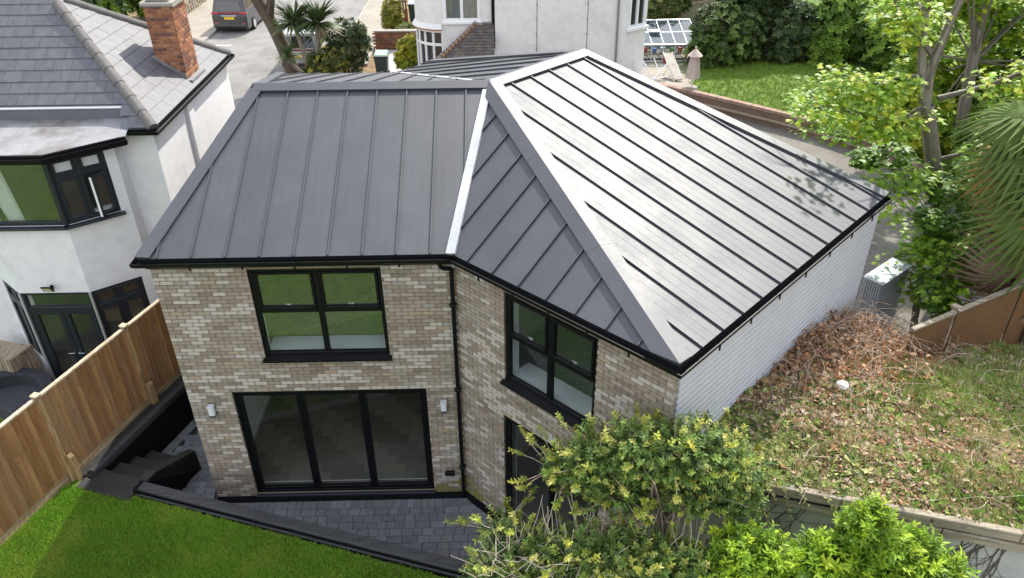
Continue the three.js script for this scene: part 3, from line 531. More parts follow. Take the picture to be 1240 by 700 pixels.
{
  const r = rng(12), L = [], g = blades(4, 9, 0.055, 0.009, 0.09), c = new THREE.Color();
  for (let i = 0; i < 52000; i++) {
    const a = -6.94 + r() * 8.6, b = -2.42 - Math.pow(r(), 0.8) * 3.0; if (a < -5.58 && b > -2.66) continue; if (b > -2.5) { if (a > -5.6) continue; }
    const p = g2w(a, b, LAWN - 0.03), n = fbm(p.x * 0.9 + 5, p.z * 0.9, 3), k = 0.75 + 0.5 * n + 0.3 * (r() - 0.5), dry = Math.max(0, fbm(p.x * 1.9, p.z * 1.9 + 9, 3) - 0.54) * 2.2 + (r() < 0.06 ? 0.7 : 0);
    c.setRGB((0.15 + 0.16 * dry) * k, (0.295 + 0.06 * dry) * k, (0.014 + 0.03 * dry) * k); L.push([mtx(p, yawQ(r() * 6.28), (0.7 + 0.5 * r()) * (0.75 + 0.6 * fbm(p.x * 3 + 40, p.z * 3, 2))), c.clone()]);
  }
  const o = instanced('lawn_grass', g, grassMat, L); stuff(o); tag(o, 'short green lawn grass between the fence and the low black wall', 'grass');
}

// ---------------------------------------------------------------- white neighbour house on the left
{
  const h = thing('white_house', 'white rendered house with slate tiled hip roof, brick chimney and two storey bay', 'house', [-9.6, 0, -7]);
  obj('wall', [box(-14, -10.4, -0.4, 5.8, -9.7, -4.2), box(-7.04, -6.33, -0.4, 5.8, -9.7, -4.56), box(-7.4, -7.04, -0.4, 5.72, -4.75, -4.21), box(-10.4, -7.04, -0.4, 5.8, -9.7, -9.4)], M.render, h);
  obj('wall_pilaster', cbox(-6.332, -6.25, 0, 5.7, -6.75, -6.4, 0.01), M.render, h);
  const rp = (y) => [[-10.38, -9.39], [-7.06, -9.39], [-7.06, -4.5], [-8.14, -3.72], [-9.46, -3.72], [-10.38, -4.5]].map(([x, z]) => V(x, y, z)); obj('room_floor', [[2.68, 2.84], [-0.3, 0.01], [5.63, 5.7]].map(([a, b]) => prism(rp(a), rp(b))), M.room, h);
  const fac = [[V(-10.4, 0, -4.2), V(-9.55, 0, -3.45)], [V(-9.55, 0, -3.45), V(-8.05, 0, -3.45)], [V(-8.05, 0, -3.45), V(-7.03, 0, -4.2)]];
  const bay = part('bay', h), um = [4.2, 5.62], lm = [0.02, 2.6];
  fac.forEach(([p, q], i) => {
    const t = Math.atan2(q.z - p.z, q.x - p.x), F = frame(t, p.x, 0, p.z), w = Math.hypot(q.x - p.x, q.z - p.z), i0 = i === 0 ? 0.2 : 0.012, i1 = w - (i === 2 ? 0.2 : 0.012);
    const up = [i0, i1, ...um], lo = [i0, i1, i === 0 ? 0.75 : lm[0], lm[1]];
    obj('bay_wall', wallShape(0, w, -0.4, 5.75, [up, lo], -0.2, 0, F), M.render, bay);
    const W = part('bay_window', h);
    obj('sill', cbox(i0 - 0.06, i1 + 0.06, um[0] - 0.05, um[0] - 0.001, -0.18, 0.12, 0.01, F), M.anthracite, W);
    obj('frame', frameBars(...up, 0.075, -0.12, -0.02, F), M.anthracite, W);
    if (i === 1) { obj('pane', box(i0 + 0.07, i1 - 0.07, um[0] + 0.07, um[1] - 0.07, -0.07, -0.069, F), M.glass, W);
      const cg = new THREE.PlaneGeometry(0.35, 1.2, 24, 6), cp = cg.attributes.position; for (let k = 0; k < cp.count; k++) { const u = cp.getX(k), v = cp.getY(k); cp.setX(k, u * (1 + 0.25 * v) - v * 0.15); cp.setZ(k, 0.03 * Math.sin(u * 60)); } cg.translate(0.3, 4.8, -0.25); cg.applyMatrix4(F); cg.computeVertexNormals();
      obj('curtain', cg, mat([0.7, 0.7, 0.68], 0.9, { side: true }), W); }
    else {
      const xm = (i0 + i1) / 2, ty = um[1] - 0.42;
      obj('mullion', [cbox(xm - 0.05, xm + 0.05, um[0] + 0.075, um[1] - 0.075, -0.118, -0.022, 0.006, F), cbox(i0 + 0.075, xm - 0.05, ty - 0.05, ty + 0.05, -0.116, -0.024, 0.006, F), cbox(xm + 0.05, i1 - 0.075, ty - 0.05, ty + 0.05, -0.116, -0.024, 0.006, F)], M.anthracite, W);
      for (const [a, b, k] of [[i0 + 0.075, xm - 0.05, 0], [xm + 0.05, i1 - 0.075, 1]]) {
        obj('pane', box(a + 0.05, b - 0.05, ty + 0.09, um[1] - 0.115, -0.07, -0.069, F), mat([0.6, 0.63, 0.62], 0.5), W);   // obscured top light
        obj('top_light_frame', frameBars(a, b, ty + 0.05, um[1] - 0.075, 0.05, -0.1, -0.015, F), M.anthracite, W);
        if (i === 2 && k === 1) { // casement standing open
          const wd = b - a, Fo = F.clone().multiply(new THREE.Matrix4().makeTranslation(b, 0, -0.02)).multiply(new THREE.Matrix4().makeRotationY(0.6)).multiply(new THREE.Matrix4().makeTranslation(-wd, 0, 0));
          obj('open_casement', frameBars(0, wd, um[0] + 0.08, ty - 0.05, 0.06, -0.03, 0.03, Fo), M.anthracite, W); obj('casement_edge', cbox(-0.006, -0.001, um[0] + 0.08, ty - 0.05, -0.03, 0.03, 0.001, Fo), M.upvc, W);
          obj('pane', box(0.05, wd - 0.05, um[0] + 0.13, ty - 0.1, 0, 0.001, Fo), M.glass, W); obj('handle', cbox(0.01, 0.03, 4.75, 4.85, -0.06, -0.03, 0.004, Fo), M.chrome, W);
          obj('inner_sill', cbox(a, b, um[0] + 0.06, um[0] + 0.09, -0.3, -0.12, 0.005, F), M.whitePaint, W);
        } else { obj('sash', frameBars(a, b, um[0] + 0.075, ty - 0.05, 0.055, -0.1, -0.015, F), M.anthracite, W); obj('pane', box(a + 0.05, b - 0.05, um[0] + 0.12, ty - 0.1, -0.07, -0.069, F), M.glass, W); }
      }
    }
    const D = part(i === 1 ? 'french_door' : 'lower_window', h);
    obj('frame', frameBars(...lo, 0.07, -0.12, -0.02, F), M.anthracite, D);
    const xm = (i0 + i1) / 2, ty = 2.18;
    obj('transom', cbox(i0 + 0.07, i1 - 0.07, ty - 0.04, ty + 0.04, -0.115, -0.01, 0.006, F), M.anthracite, D);
    if (i === 1) { obj('pane', box(i0 + 0.07, i1 - 0.07, ty + 0.04, 2.53, -0.07, -0.069, F), M.glass, D); for (const [a, b, s] of [[i0 + 0.07, xm - 0.003, 1], [xm + 0.003, i1 - 0.07, 0]]) { const lf = obj('leaf', frameBars(a, b, 0.06, ty - 0.04, 0.115, -0.09, -0.02, F), M.anthracite, D); obj('pane', box(a + 0.11, b - 0.11, 0.18, ty - 0.16, -0.055, -0.054, F), M.glass, D); const hx = s ? b - 0.05 : a + 0.05; obj('handle', [cbox(hx - 0.012, hx + 0.012, 0.98, 1.02, -0.02, 0.04, 0.004, F), cbox(s ? hx - 0.12 : hx, s ? hx : hx + 0.12, 0.99, 1.015, 0.028, 0.045, 0.005, F)], M.chrome, D); } }
    else { obj('mullion', cbox(xm - 0.05, xm + 0.05, lo[2] + 0.07, 2.53, -0.118, -0.018, 0.006, F), M.anthracite, D); for (const [a, b] of [[i0 + 0.07, xm - 0.05], [xm + 0.05, i1 - 0.07]]) { obj('pane', box(a + 0.05, b - 0.05, ty + 0.09, 2.48, -0.07, -0.069, F), M.glass, D); obj('sash', [...frameBars(a, b, lo[2] + 0.07, ty - 0.04, 0.055, -0.1, -0.012, F), ...frameBars(a, b, ty + 0.04, 2.53, 0.05, -0.1, -0.012, F)], M.anthracite, D); obj('pane', box(a + 0.05, b - 0.05, lo[2] + 0.12, ty - 0.09, -0.07, -0.069, F), M.glass, D); } }
  });
  obj('corner_post', [tube([[-8.05, 0, -3.44], [-8.05, 2.6, -3.44]], 0.03, 0.03, 6), tube([[-9.55, 0, -3.44], [-9.55, 2.6, -3.44]], 0.03, 0.03, 6)], M.alu, bay);
  obj('upper_corner_post', [cyl(0.05, 0.05, 1.42, -8.05, 4.2, -3.47, 8), cyl(0.05, 0.05, 1.42, -9.55, 4.2, -3.47, 8)], M.anthracite, bay);
  // flat lead roof of the bay
  const br = part('bay_roof', h), y = 5.78, pl = [V(-10.75, y, -4.25), V(-9.65, y, -3.28), V(-7.95, y, -3.28), V(-6.75, y, -4.22)];
  const lf = [...pl, V(-6.85, y + 0.13, -4.95), V(-13.5, y + 0.13, -4.95), V(-13.5, y + 0.02, -4.25)]; obj('lead_flat', prism(lf.map((p) => p.clone().add(V(0, -0.06, 0))), lf), M.lead, br);
  obj('fascia', sweep(pl, [[0.01, -0.16], [0.01, 0.02], [0.045, 0.02], [0.045, -0.16]]), M.black, br);
  obj('gutter', sweep(pl, [[0.047, -0.03], [0.047, -0.11], [0.13, -0.11], [0.14, -0.02], [0.125, -0.02], [0.12, -0.09], [0.06, -0.09], [0.06, -0.03]]), M.black, br);
  obj('upstand', box(-13.5, -6.95, y - 0.05, 6.13, -5.1, -4.93), M.leadDark, br);
  obj('upstand_cap', cbox(-13.5, -6.93, 6.131, 6.165, -5.15, -4.9, 0.008), M.whitePaint, br);
  obj('bay_soffit_band', sweep(pl.map((p) => V(p.x, 5.62, p.z)), [[-0.06, 0.0], [-0.06, 0.16], [-0.005, 0.16], [-0.005, 0.0]]), M.render, br);
  // tiles
  const rf = part('roof', h), K = V(-6.255, 5.85, -4.5), Kf = V(-6.255, 5.85, -9.84), AP = V(-8.925, 7.879, -7.17), AL = V(-14.2, 7.879, -7.17), EL = V(-14.2, 5.85, -4.5), rr = rng(8);
  const A1 = V(-14.2, 6.268, -5.05), A2 = V(-6.95, 6.268, -5.05), A3 = V(-6.95, 6.378, -5.195), deck = [[A1, A2, A3, AP, AL], [K, A3, A2, V(-6.95, 5.85, -4.5)], [K, Kf, AP], [Kf, V(-14.2, 5.85, -9.84), AL, AP]];
  obj('roof_deck', deck.map((f) => prism(f.map((p) => p.clone().add(V(0, -0.12, 0))), f.map((p) => p.clone().add(V(0, -0.02, 0))))), M.leadDark, rf);
  const frontSkip = (p) => p.z > -4.98 && p.x < -6.95;
  for (const [pts, dn, mt] of [[[K, AP, AL, EL], [0, -1, 1], 0], [[K, Kf, AP], [1, -1, 0], 1]]) {
    const S = slope(pts, dn), ds = S.poly.map((p) => p[1]), as = S.poly.map((p) => p[0]), d1 = Math.max(...ds), d0 = Math.min(...ds), a0 = Math.min(...as), a1 = Math.max(...as); let row = 0;
    for (let d = d1; d > d0; d -= 0.285, row++) for (let a = a0 - (row % 2) * 0.195; a < a1; a += 0.39) {
      const q = clipTo(rect(a + 0.003, a + 0.387, d - 0.34, d), S.poly); if (q.length < 3 || Math.abs(area2(q)) < 0.006) continue;
      const c = S.to3([q.reduce((s, p) => s + p[0], 0) / q.length, d - 0.1]); if (frontSkip(c) || c.x < -12.3) continue;
      const j = rr() * 0.003; obj('tile', slab(S, q, (p) => 0.002 + (p[1] - d + 0.34) / 0.34 * 0.012 + j, (p) => 0.010 + (p[1] - d + 0.34) / 0.34 * 0.012 + j), M.slates[Math.floor(rr() * 3)], rf);
    }
  }
  // half-round hip tiles
  for (const [p, q] of [[K, AP], [Kf, AP]]) {
    const L = p.distanceTo(q), n = Math.floor(L / 0.45), d = q.clone().sub(p).normalize();
    for (let k = 0; k < n; k++) { const c = p.clone().addScaledVector(d, k * 0.45 + 0.22).add(V(0, 0.0, 0)), g = new THREE.CylinderGeometry(0.105, 0.115, 0.442, 12, 1, false); g.applyQuaternion(new THREE.Quaternion().setFromUnitVectors(UP, d)); g.translate(c.x, c.y, c.z); obj('hip_tile', g, M.ridgeTile, rf); }
  }
  // eaves gutters
  const gl = [V(-6.75, 5.85, -4.46), V(-6.25, 5.85, -4.46), V(-6.25, 5.85, -9.9)];
  obj('gutter', sweep([gl[0], gl[1]].concat([gl[2]]), [[0.01, 0.0], [0.01, -0.08], [0.05, -0.12], [0.11, -0.1], [0.13, -0.03], [0.115, -0.03], [0.1, -0.09], [0.055, -0.1], [0.025, -0.07], [0.025, 0.0]]), M.black, h);
  // chimney with separate bricks
  const ch = part('chimney', h), cx0 = -7.05, cx1 = -6.43, cz0 = -8.06, cz1 = -7.23, cy1 = 7.62, cr = rng(21);
  obj('core', box(cx0 + 0.012, cx1 - 0.012, 5.8, cy1, cz0 + 0.012, cz1 - 0.012), M.redMortar, ch);
  const cbrick = (F, w, y0) => { for (let y = y0, c = 0; y < cy1 - 0.05; y += 0.083, c++) for (let x = -(c % 2) * 0.1; x < w - 0.02; x += 0.2) { const s = Math.max(0, x), e = Math.min(w, x + 0.188); if (e - s > 0.03) obj('brick', cbox(s, e, y, y + 0.07, -0.05, 0.006 * cr(), 0.006, F), M.redBricks[Math.floor(cr() * 5)], ch); } };
  cbrick(frame(0, cx0, 0, cz1), cx1 - cx0, 5.9); cbrick(new THREE.Matrix4().makeBasis(V(0, 0, -1), UP, V(1, 0, 0)).setPosition(cx1, 0, cz1), cz1 - cz0, 5.9);
  obj('back_skin', [box(cx0, cx0 + 0.02, 5.9, cy1, cz0, cz1 - 0.051), box(cx0, cx1 - 0.051, 5.9, cy1, cz0, cz0 + 0.02)], M.redBricks[0], ch);
  obj('chimney_cap', [cbox(cx0 - 0.05, cx1 + 0.05, cy1 - 0.01, cy1 + 0.09, cz0 - 0.05, cz1 + 0.05, 0.03), cbox(cx0 + 0.05, cx1 - 0.05, cy1 + 0.09, cy1 + 0.18, cz0 + 0.05, cz1 - 0.05, 0.05)], M.concrete, ch);
  obj('chimney_pot', [cyl(0.14, 0.12, 0.35, (cx0 + cx1) / 2, cy1 + 0.15, cz0 + 0.25, 14)], M.redBricks[3], ch);
  obj('lead_flashing', [cbox(cx1 - 0.02, cx1 + 0.12, 5.86, 5.99, cz0 - 0.06, cz1 + 0.05, 0.01), prism([V(cx0 - 0.05, 6.42, cz1 + 0.011), V(cx0 - 0.05, 6.56, cz1 + 0.011), V(cx1, 6.1, cz1 + 0.011), V(cx1, 5.97, cz1 + 0.011)], [V(cx0 - 0.05, 6.42, cz1 + 0.03), V(cx0 - 0.05, 6.56, cz1 + 0.03), V(cx1, 6.1, cz1 + 0.03), V(cx1, 5.97, cz1 + 0.03)])], M.lead, ch);
}
{ const t = thing('floodlight', 'small dark security floodlight on the white bay above the french doors', 'floodlight', [-8.8, 2.72, -3.45]);
  obj('bracket', [cbox(-8.83, -8.77, 2.72, 2.8, -3.448, -3.42, 0.004), tube([[-8.8, 2.76, -3.42], [-8.8, 2.8, -3.3]], 0.015, 0.015, 6)], M.black, t);
  const F = new THREE.Matrix4().makeRotationX(0.5).setPosition(-8.8, 2.8, -3.27); obj('housing', cbox(-0.11, 0.11, -0.08, 0.08, -0.02, 0.02, 0.01, F), M.black, t); obj('lens', box(-0.085, 0.085, -0.06, 0.06, 0.021, 0.024, F), mat([0.6, 0.55, 0.35], 0.3), t); obj('sensor', cyl(0.03, 0.03, 0.05, -8.76, 2.7, -3.36, 10), M.black, t); }
struct('neighbour_lawn', box(-40, -6.99, -0.4, 0.05, 1.0, 40, FG), M.lawn);
{ const d = struct('neighbour_deck', box(-16, -6.98, -0.4, -0.04, -4.2, -1, frame(0)), M.compositeDark), m = mat([0.15, 0.125, 0.105], 0.8, { map: T.woodH }); for (let k = 0; k < 16; k++) obj('deck_board', cbox(-12, -7.6 + k * 0.0, -0.038, 0, -4.18 + k * 0.15, -4.04 + k * 0.15, 0.005), m, d); }
{ const t = thing('garden_sofa', 'charcoal rounded garden sofa behind the timber fence', 'sofa', [-9.9, 0, -2.4]), fm = mat([0.035, 0.037, 0.045], 0.95, { map: T.fine, bump: T.bumpFine, bs: 0.003 }), cm = mat([0.055, 0.058, 0.07], 0.95, { map: T.fine });
  const sh = new THREE.Shape(); sh.absarc(0, 0, 1.0, 0, Math.PI, false); sh.absarc(0, 0, 0.82, Math.PI, 0, true); const g = new THREE.ExtrudeGeometry(sh, { depth: 0.66, bevelEnabled: true, bevelSize: 0.03, bevelThickness: 0.03, bevelSegments: 3, curveSegments: 24 }); g.rotateX(-Math.PI / 2); g.rotateY(-0.5); g.translate(-10.0, 0.05, -2.25); obj('curved_back', g, fm, t);
  const s2 = new THREE.Shape(); s2.absarc(0, 0, 0.8, 0, Math.PI, false); const g2 = new THREE.ExtrudeGeometry(s2, { depth: 0.34, bevelEnabled: true, bevelSize: 0.02, bevelThickness: 0.03, bevelSegments: 3, curveSegments: 20 }); g2.rotateX(-Math.PI / 2); g2.rotateY(-0.5); g2.translate(-10.0, 0.06, -2.25); obj('seat', g2, cm, t); }
{ const t = thing('slatted_planter', 'pale timber slatted planter box beside the garden sofa', 'planter', [-10.55, 0, -3.3]), m = mat([0.42, 0.34, 0.26], 0.9, { map: T.wood }), F = frame(0.3, -10.1, 0, -3.1);
  obj('box', box(-0.9, -0.02, 0, 1.05, -0.6, -0.02, F), m, t); for (let k = 0; k < 10; k++) { obj('slat', cbox(-0.92 + k * 0.092, -0.84 + k * 0.092, 0, 1.08, -0.02, 0.01, 0.005, F), m, t); if (k < 6) obj('slat', cbox(-0.02, 0.012, 0, 1.08, -0.62 + k * 0.1, -0.535 + k * 0.1, 0.005, F), m, t); } }

// ---------------------------------------------------------------- foliage helpers
const ovalLeaf = (l, w, fold = 0.15) => clean(faces([[V(0, 0, 0), V(w / 2, fold * w, l * 0.4), V(0, 0, l * 0.45)], [V(w / 2, fold * w, l * 0.4), V(w * 0.3, fold * w * 0.4 - 0.06 * l, l * 0.78), V(0, -0.03 * l, l), V(0, 0, l * 0.45)], [V(0, 0, 0), V(0, 0, l * 0.45), V(-w / 2, fold * w, l * 0.4)], [V(-w / 2, fold * w, l * 0.4), V(0, 0, l * 0.45), V(0, -0.03 * l, l), V(-w * 0.3, fold * w * 0.4 - 0.06 * l, l * 0.78)]]));
function whorl(n, l, w, tilt, seed) { const r = rng(seed), L = []; for (let i = 0; i < n; i++) { const g = ovalLeaf(l * (0.75 + 0.5 * r()), w * (0.8 + 0.4 * r())); g.rotateX(-tilt * (0.5 + r())); g.rotateY(i / n * 6.283 + r() * 0.5); L.push(g); } return merge(L); }
function sprig(n, l, w, len, seed) { const r = rng(seed), L = []; for (let i = 0; i < n; i++) { const g = ovalLeaf(l * (0.7 + 0.5 * r()), w); g.rotateX(-0.35 - 0.4 * r()); g.rotateY(i * 2.4 + r()); g.translate(0, i / n * len, 0); L.push(g); } return merge(L); }
function mapleLeaf(s) {
  const sh = new THREE.Shape(), P = [[0, 0], [0.12, 0.1], [0.42, 0.02], [0.36, 0.2], [0.52, 0.42], [0.3, 0.44], [0.22, 0.62], [0.14, 0.6], [0, 1], [-0.14, 0.6], [-0.22, 0.62], [-0.3, 0.44], [-0.52, 0.42], [-0.36, 0.2], [-0.42, 0.02], [-0.12, 0.1]];
  P.forEach(([x, y], i) => i ? sh.lineTo(x * s, y * s) : sh.moveTo(x * s, y * s)); const g = new THREE.ShapeGeometry(sh); g.rotateX(Math.PI / 2 * -1); g.rotateY(Math.PI); const p = g.attributes.position; for (let i = 0; i < p.count; i++) p.setY(i, -0.25 * Math.abs(p.getX(i)) - 0.15 * p.getZ(i)); g.computeVertexNormals(); return clean(g);
}
const qn = new THREE.Quaternion(), qy = new THREE.Quaternion();
function orient(n, yaw) { return new THREE.Quaternion().setFromUnitVectors(UP, n).multiply(qy.setFromAxisAngle(UP, yaw)); }
const palette = (pal, r, k = 0.25) => { const c = pal[Math.floor(r() * pal.length)], j = 1 - k + 2 * k * r(); return lin(c[0] * j, c[1] * j, c[2] * j); };
// leaves through the outer part of noisy ellipsoids [x, y, z, rx, ry, rz]
function blobLeaves(seed, blobs, dens, size, pal, o = {}) {
  const r = rng(seed), L = [], dep = o.depth ?? 0.5;
  for (const [x, y, z, rx, ry, rz, f = 1] of blobs) {
    const n = Math.round(dens * f * 4 * Math.pow((Math.pow(rx * ry, 1.6) + Math.pow(rx * rz, 1.6) + Math.pow(ry * rz, 1.6)) / 3, 1 / 1.6) * 3.14);
    for (let i = 0; i < n; i++) {
      const u = 2 * r() - 1, a = r() * 6.283, s = Math.sqrt(1 - u * u), d = V(s * Math.cos(a), u, s * Math.sin(a));
      const lump = (o.lump ? 0.4 : 0.72) + (o.lump ? 1.15 : 0.5) * fbm(d.x * 2.2 + x * 1.7 + d.z * 1.3, d.y * 2.2 + z * 1.7 - d.z, 3), k = lump * (1 - dep * Math.pow(r(), 1.6));
      const p = V(x + d.x * rx * k, y + d.y * ry * k, z + d.z * rz * k); if (o.keep && !o.keep(p)) continue;
      const nn = d.clone().multiplyScalar(o.out ?? 0.6).add(V((r() - 0.5) * 1.2, (o.up ?? 0.5) + (r() - 0.5) * 0.6, (r() - 0.5) * 1.2)).normalize();
      L.push([mtx(p, orient(nn, r() * 6.283), size * (0.65 + 0.7 * r())), palette(o.tip && k > lump * 0.93 && r() < 0.5 ? o.tip : pal, r)]);
    }
  }
  return L;
}
function twigs(seed, n, fn, r0, r1) { const r = rng(seed), L = []; for (let i = 0; i < n; i++) L.push(tube(fn(r, i), r0 * (0.6 + 0.8 * r()), r1, 4, 6)); return merge(L); }
const G = {
  small: whorl(7, 0.09, 0.04, 0.5, 1), mid: whorl(8, 0.14, 0.06, 0.5, 2), big: whorl(9, 0.3, 0.13, 0.5, 3), lanceo: sprig(12, 0.085, 0.026, 0.16, 4), maple: mapleLeaf(0.15), leaf: ovalLeaf(0.08, 0.05), dead: ovalLeaf(0.075, 0.055, 0.3), tuft: blades(9, 12, 0.16, 0.008, 0.12), bushy: sprig(10, 0.06, 0.03, 0.13, 14), ivy: whorl(5, 0.06, 0.045, 0.3, 6),
};
const LM = leafMat(0.3, 0.5), LMrough = leafMat(0.2, 0.75);
function shrub(name, label, category, base, blobs, o) {
  const t = thing(name, label, category, base, o.group);
  const f = instanced('foliage', o.geo, o.mat || LM, blobLeaves(o.seed, blobs, o.dens, o.size || 1, o.pal, o), t);
  const r = rng(o.seed + 50), L = [];
  for (const [x, y, z, rx, ry, rz] of blobs) for (let k = 0; k < (o.stems ?? 3); k++) { const e = V(x + (r() - 0.5) * rx * 1.3, y + (r() - 0.3) * ry * 0.9, z + (r() - 0.5) * rz * 1.3), s = V(base[0] + (r() - 0.5) * 0.3, base[1], base[2] + (r() - 0.5) * 0.3); L.push(tube([s, s.clone().lerp(e, 0.5).add(V((r() - 0.5) * 0.3, 0.1, (r() - 0.5) * 0.3)), e], 0.03, 0.008, 5, 6)); }
  obj('stem', L, o.bark || M.bark, t);
  if (o.shoots) { const TW = [], LV = []; for (let k = 0; k < o.shoots; k++) { const b = blobs[Math.floor(r() * blobs.length)], u = r() * 1.2 - 0.2, a = r() * 6.283, q = Math.sqrt(Math.max(0, 1 - u * u)), d = V(q * Math.cos(a), u, q * Math.sin(a)), s = V(b[0] + d.x * b[3] * 0.6, b[1] + d.y * b[4] * 0.6, b[2] + d.z * b[5] * 0.6), e = s.clone().addScaledVector(d, 0.3 + 0.25 * r()).add(V(0, 0.1 * r(), 0)); TW.push(tube([s, s.clone().lerp(e, 0.5).add(V((r() - 0.5) * 0.1, 0, (r() - 0.5) * 0.1)), e], 0.007, 0.003, 4, 4)); if (r() < 0.8) for (let i = 0; i < 7; i++) LV.push([mtx(s.clone().lerp(e, 0.55 + 0.45 * r()), orient(d.clone().add(V(r() - 0.5, 0.4, r() - 0.5)).normalize(), r() * 6.28), 0.5 + 0.5 * r()), palette(o.tip, r)]); } obj('shoot', TW, o.bark || M.bark, t); instanced('shoot_leaves', o.geo, o.mat || LM, LV, t); }
  return t;
}

// ---------------------------------------------------------------- raised bank to the right of the house
const EU = V(0.9546, 0, 0.298), EV = V(0.298, 0, -0.9546), E0 = V(2.93, 0, 2.70);
const bankY = (s, t) => 3.42 - 0.015 * s - 0.15 * Math.max(0, t - 1.6) - 0.2 * Math.max(0, t - 3.7) * Math.min(1, Math.max(0, s - 3.4)) + 0.42 * (fbm(s * 1.1, t * 1.1 + 4, 4) - 0.5) * Math.min(1, t * 2) + 0.28 * Math.exp(-Math.pow((s - 2.4) / 1.2, 2) - Math.pow((t - 3.0) / 1.2, 2));
const bankP = (s, t, dy = 0) => V(E0.x + EU.x * s + EV.x * t, bankY(s, t) + dy, E0.z + EU.z * s + EV.z * t);
const bankIn = (s, t) => t > 0.02 && s > 0.514 * t + 0.06 && (t < 5.9 || s > 5) && !(s < 4.2 && t > 5.3 + 0.1 * s) && !(s < 5.2 + (t - 5.8) * 0.9 && t > 4.9 && s > 3.9);
{
  const NS = 52, NT = 40, SS = 11, TT = 8.5, P = [], idx = [];
  for (let j = 0; j <= NT; j++) for (let i = 0; i <= NS; i++) { const t = 0.03 + TT * j / NT, s0 = Math.min(0.514 * t + 0.03, 3.4), s = s0 + (SS - s0) * i / NS, p = bankP(s, t); P.push(p.x, p.y, p.z); }
  for (let j = 0; j < NT; j++) for (let i = 0; i < NS; i++) { const a = j * (NS + 1) + i; idx.push(a, a + 1, a + NS + 1, a + 1, a + NS + 2, a + NS + 1); }
  const g = new THREE.BufferGeometry(); g.setAttribute('position', new THREE.Float32BufferAttribute(P, 3)); g.setIndex(idx); g.computeVertexNormals(); g.deleteAttribute('uv');
  // only the part in front of the brown fence: drop cells beyond its line
  const keep = []; for (let k = 0; k < idx.length; k += 3) { const cx = (P[idx[k] * 3] + P[idx[k + 1] * 3] + P[idx[k + 2] * 3]) / 3, cz = (P[idx[k] * 3 + 2] + P[idx[k + 1] * 3 + 2] + P[idx[k + 2] * 3 + 2]) / 3; const f = (cx - 8.1) * 0.454 + (cz + 0.34) * 0.891; if (f > -0.05 || cx < 7.7) keep.push(idx[k], idx[k + 1], idx[k + 2]); }
  g.setIndex(keep); struct('bank', g, M.soil);
  struct('bank_fill', [box(0.6, 11, 0.2, 2.55, -3.4, -0.3, new THREE.Matrix4().makeBasis(EU, UP, EV.clone().negate()).setPosition(E0))], M.soil);
}
{ // ground cover on the bank
  const r = rng(91), LL = [], DL = [], TL = [];
  const gz = (s, t) => Math.max(0, 1 - Math.hypot((s - 0.9) / 1.5, (t - 0.5) / 1.5)) * 1.6 + Math.max(0, 1 - Math.hypot((s - 5.4) / 2.0, (t - 3.4) / 1.5)) * 1.8 + Math.max(0, 1 - Math.hypot((s - 6.4) / 0.9, (t - 1.6) / 0.9)) * 0.9 + 0.4 * Math.max(0, 1 - Math.abs(t - 0.25) * 2.5) * (s < 3 ? 1 : 0.3);
  const bz = (s, t) => Math.max(0, 1 - (s - 0.514 * t) / 1.9) * Math.min(1, Math.max(0, (t - 0.9) / 0.7)) * 1.7;
  for (let i = 0; i < 76000; i++) {
    const s = 0.05 + r() * 8.2, t = 0.03 + r() * 6.6; if (!bankIn(s, t)) continue;
    const g = gz(s, t) + (fbm(s * 1.3 + 3, t * 1.3, 3) - 0.5) * 0.9 + 0.28, b = bz(s, t) + (fbm(s * 1.7 + 30, t * 1.7, 3) - 0.5) * 1.2 + 0.75, q = r() * (Math.max(0.05, g) + Math.max(0.05, b) + 0.06 + 0.5 * Math.max(0, fbm(s * 1.1 + 60, t * 1.1, 3) - 0.4));
    const nn = V((r() - 0.5) * 1.4, 0.8, (r() - 0.5) * 1.4).normalize(), p = bankP(s, t, r() * r() * 0.07);
    if (q < Math.max(0.05, g)) { if (r() < 0.72 || s < 3.6) LL.push([mtx(p.add(V(0, 0.03 * r(), 0)), orient(nn, r() * 6.28), 0.7 + 0.6 * r()), palette(s < 3.2 ? [[0.19, 0.25, 0.05], [0.28, 0.32, 0.08], [0.45, 0.44, 0.18], [0.1, 0.16, 0.04]] : [[0.16, 0.26, 0.035], [0.22, 0.31, 0.06], [0.3, 0.31, 0.1]], r)]); else TL.push([mtx(p, yawQ(r() * 6.28), (0.45 + 0.6 * r()) * (0.5 + 1.1 * fbm(s * 2 + 80, t * 2, 2))), palette([[0.18, 0.28, 0.04], [0.28, 0.33, 0.08], [0.4, 0.36, 0.15]], r)]); }
    else if (q < Math.max(0.05, g) + Math.max(0.05, b)) DL.push([mtx(p.add(V(0, 0.02, 0)), orient(nn, r() * 6.28), 0.6 + 1.1 * r() * r()), palette([[0.46, 0.29, 0.16], [0.56, 0.40, 0.26], [0.34, 0.18, 0.09], [0.6, 0.48, 0.36], [0.27, 0.17, 0.1]], r)]);
    else TL.push([mtx(p, yawQ(r() * 6.28), (0.3 + 0.55 * r()) * (0.5 + 1.1 * fbm(s * 2 + 8, t * 2, 2))), palette([[0.56, 0.47, 0.28], [0.45, 0.41, 0.18], [0.62, 0.53, 0.37], [0.32, 0.33, 0.1]], r)]);
  }
  tag(stuff(instanced('ground_cover', G.ivy, LMrough, LL)), 'patchy green ivy and weeds creeping over the raised bank', 'ground cover');
  tag(stuff(instanced('leaf_litter', G.dead, LMrough, DL)), 'brown dead leaf litter on the raised bank', 'leaf litter');
  tag(stuff(instanced('rough_grass', G.tuft, grassMat, TL)), 'dry straw and rough grass tufts on the raised bank', 'grass');
}
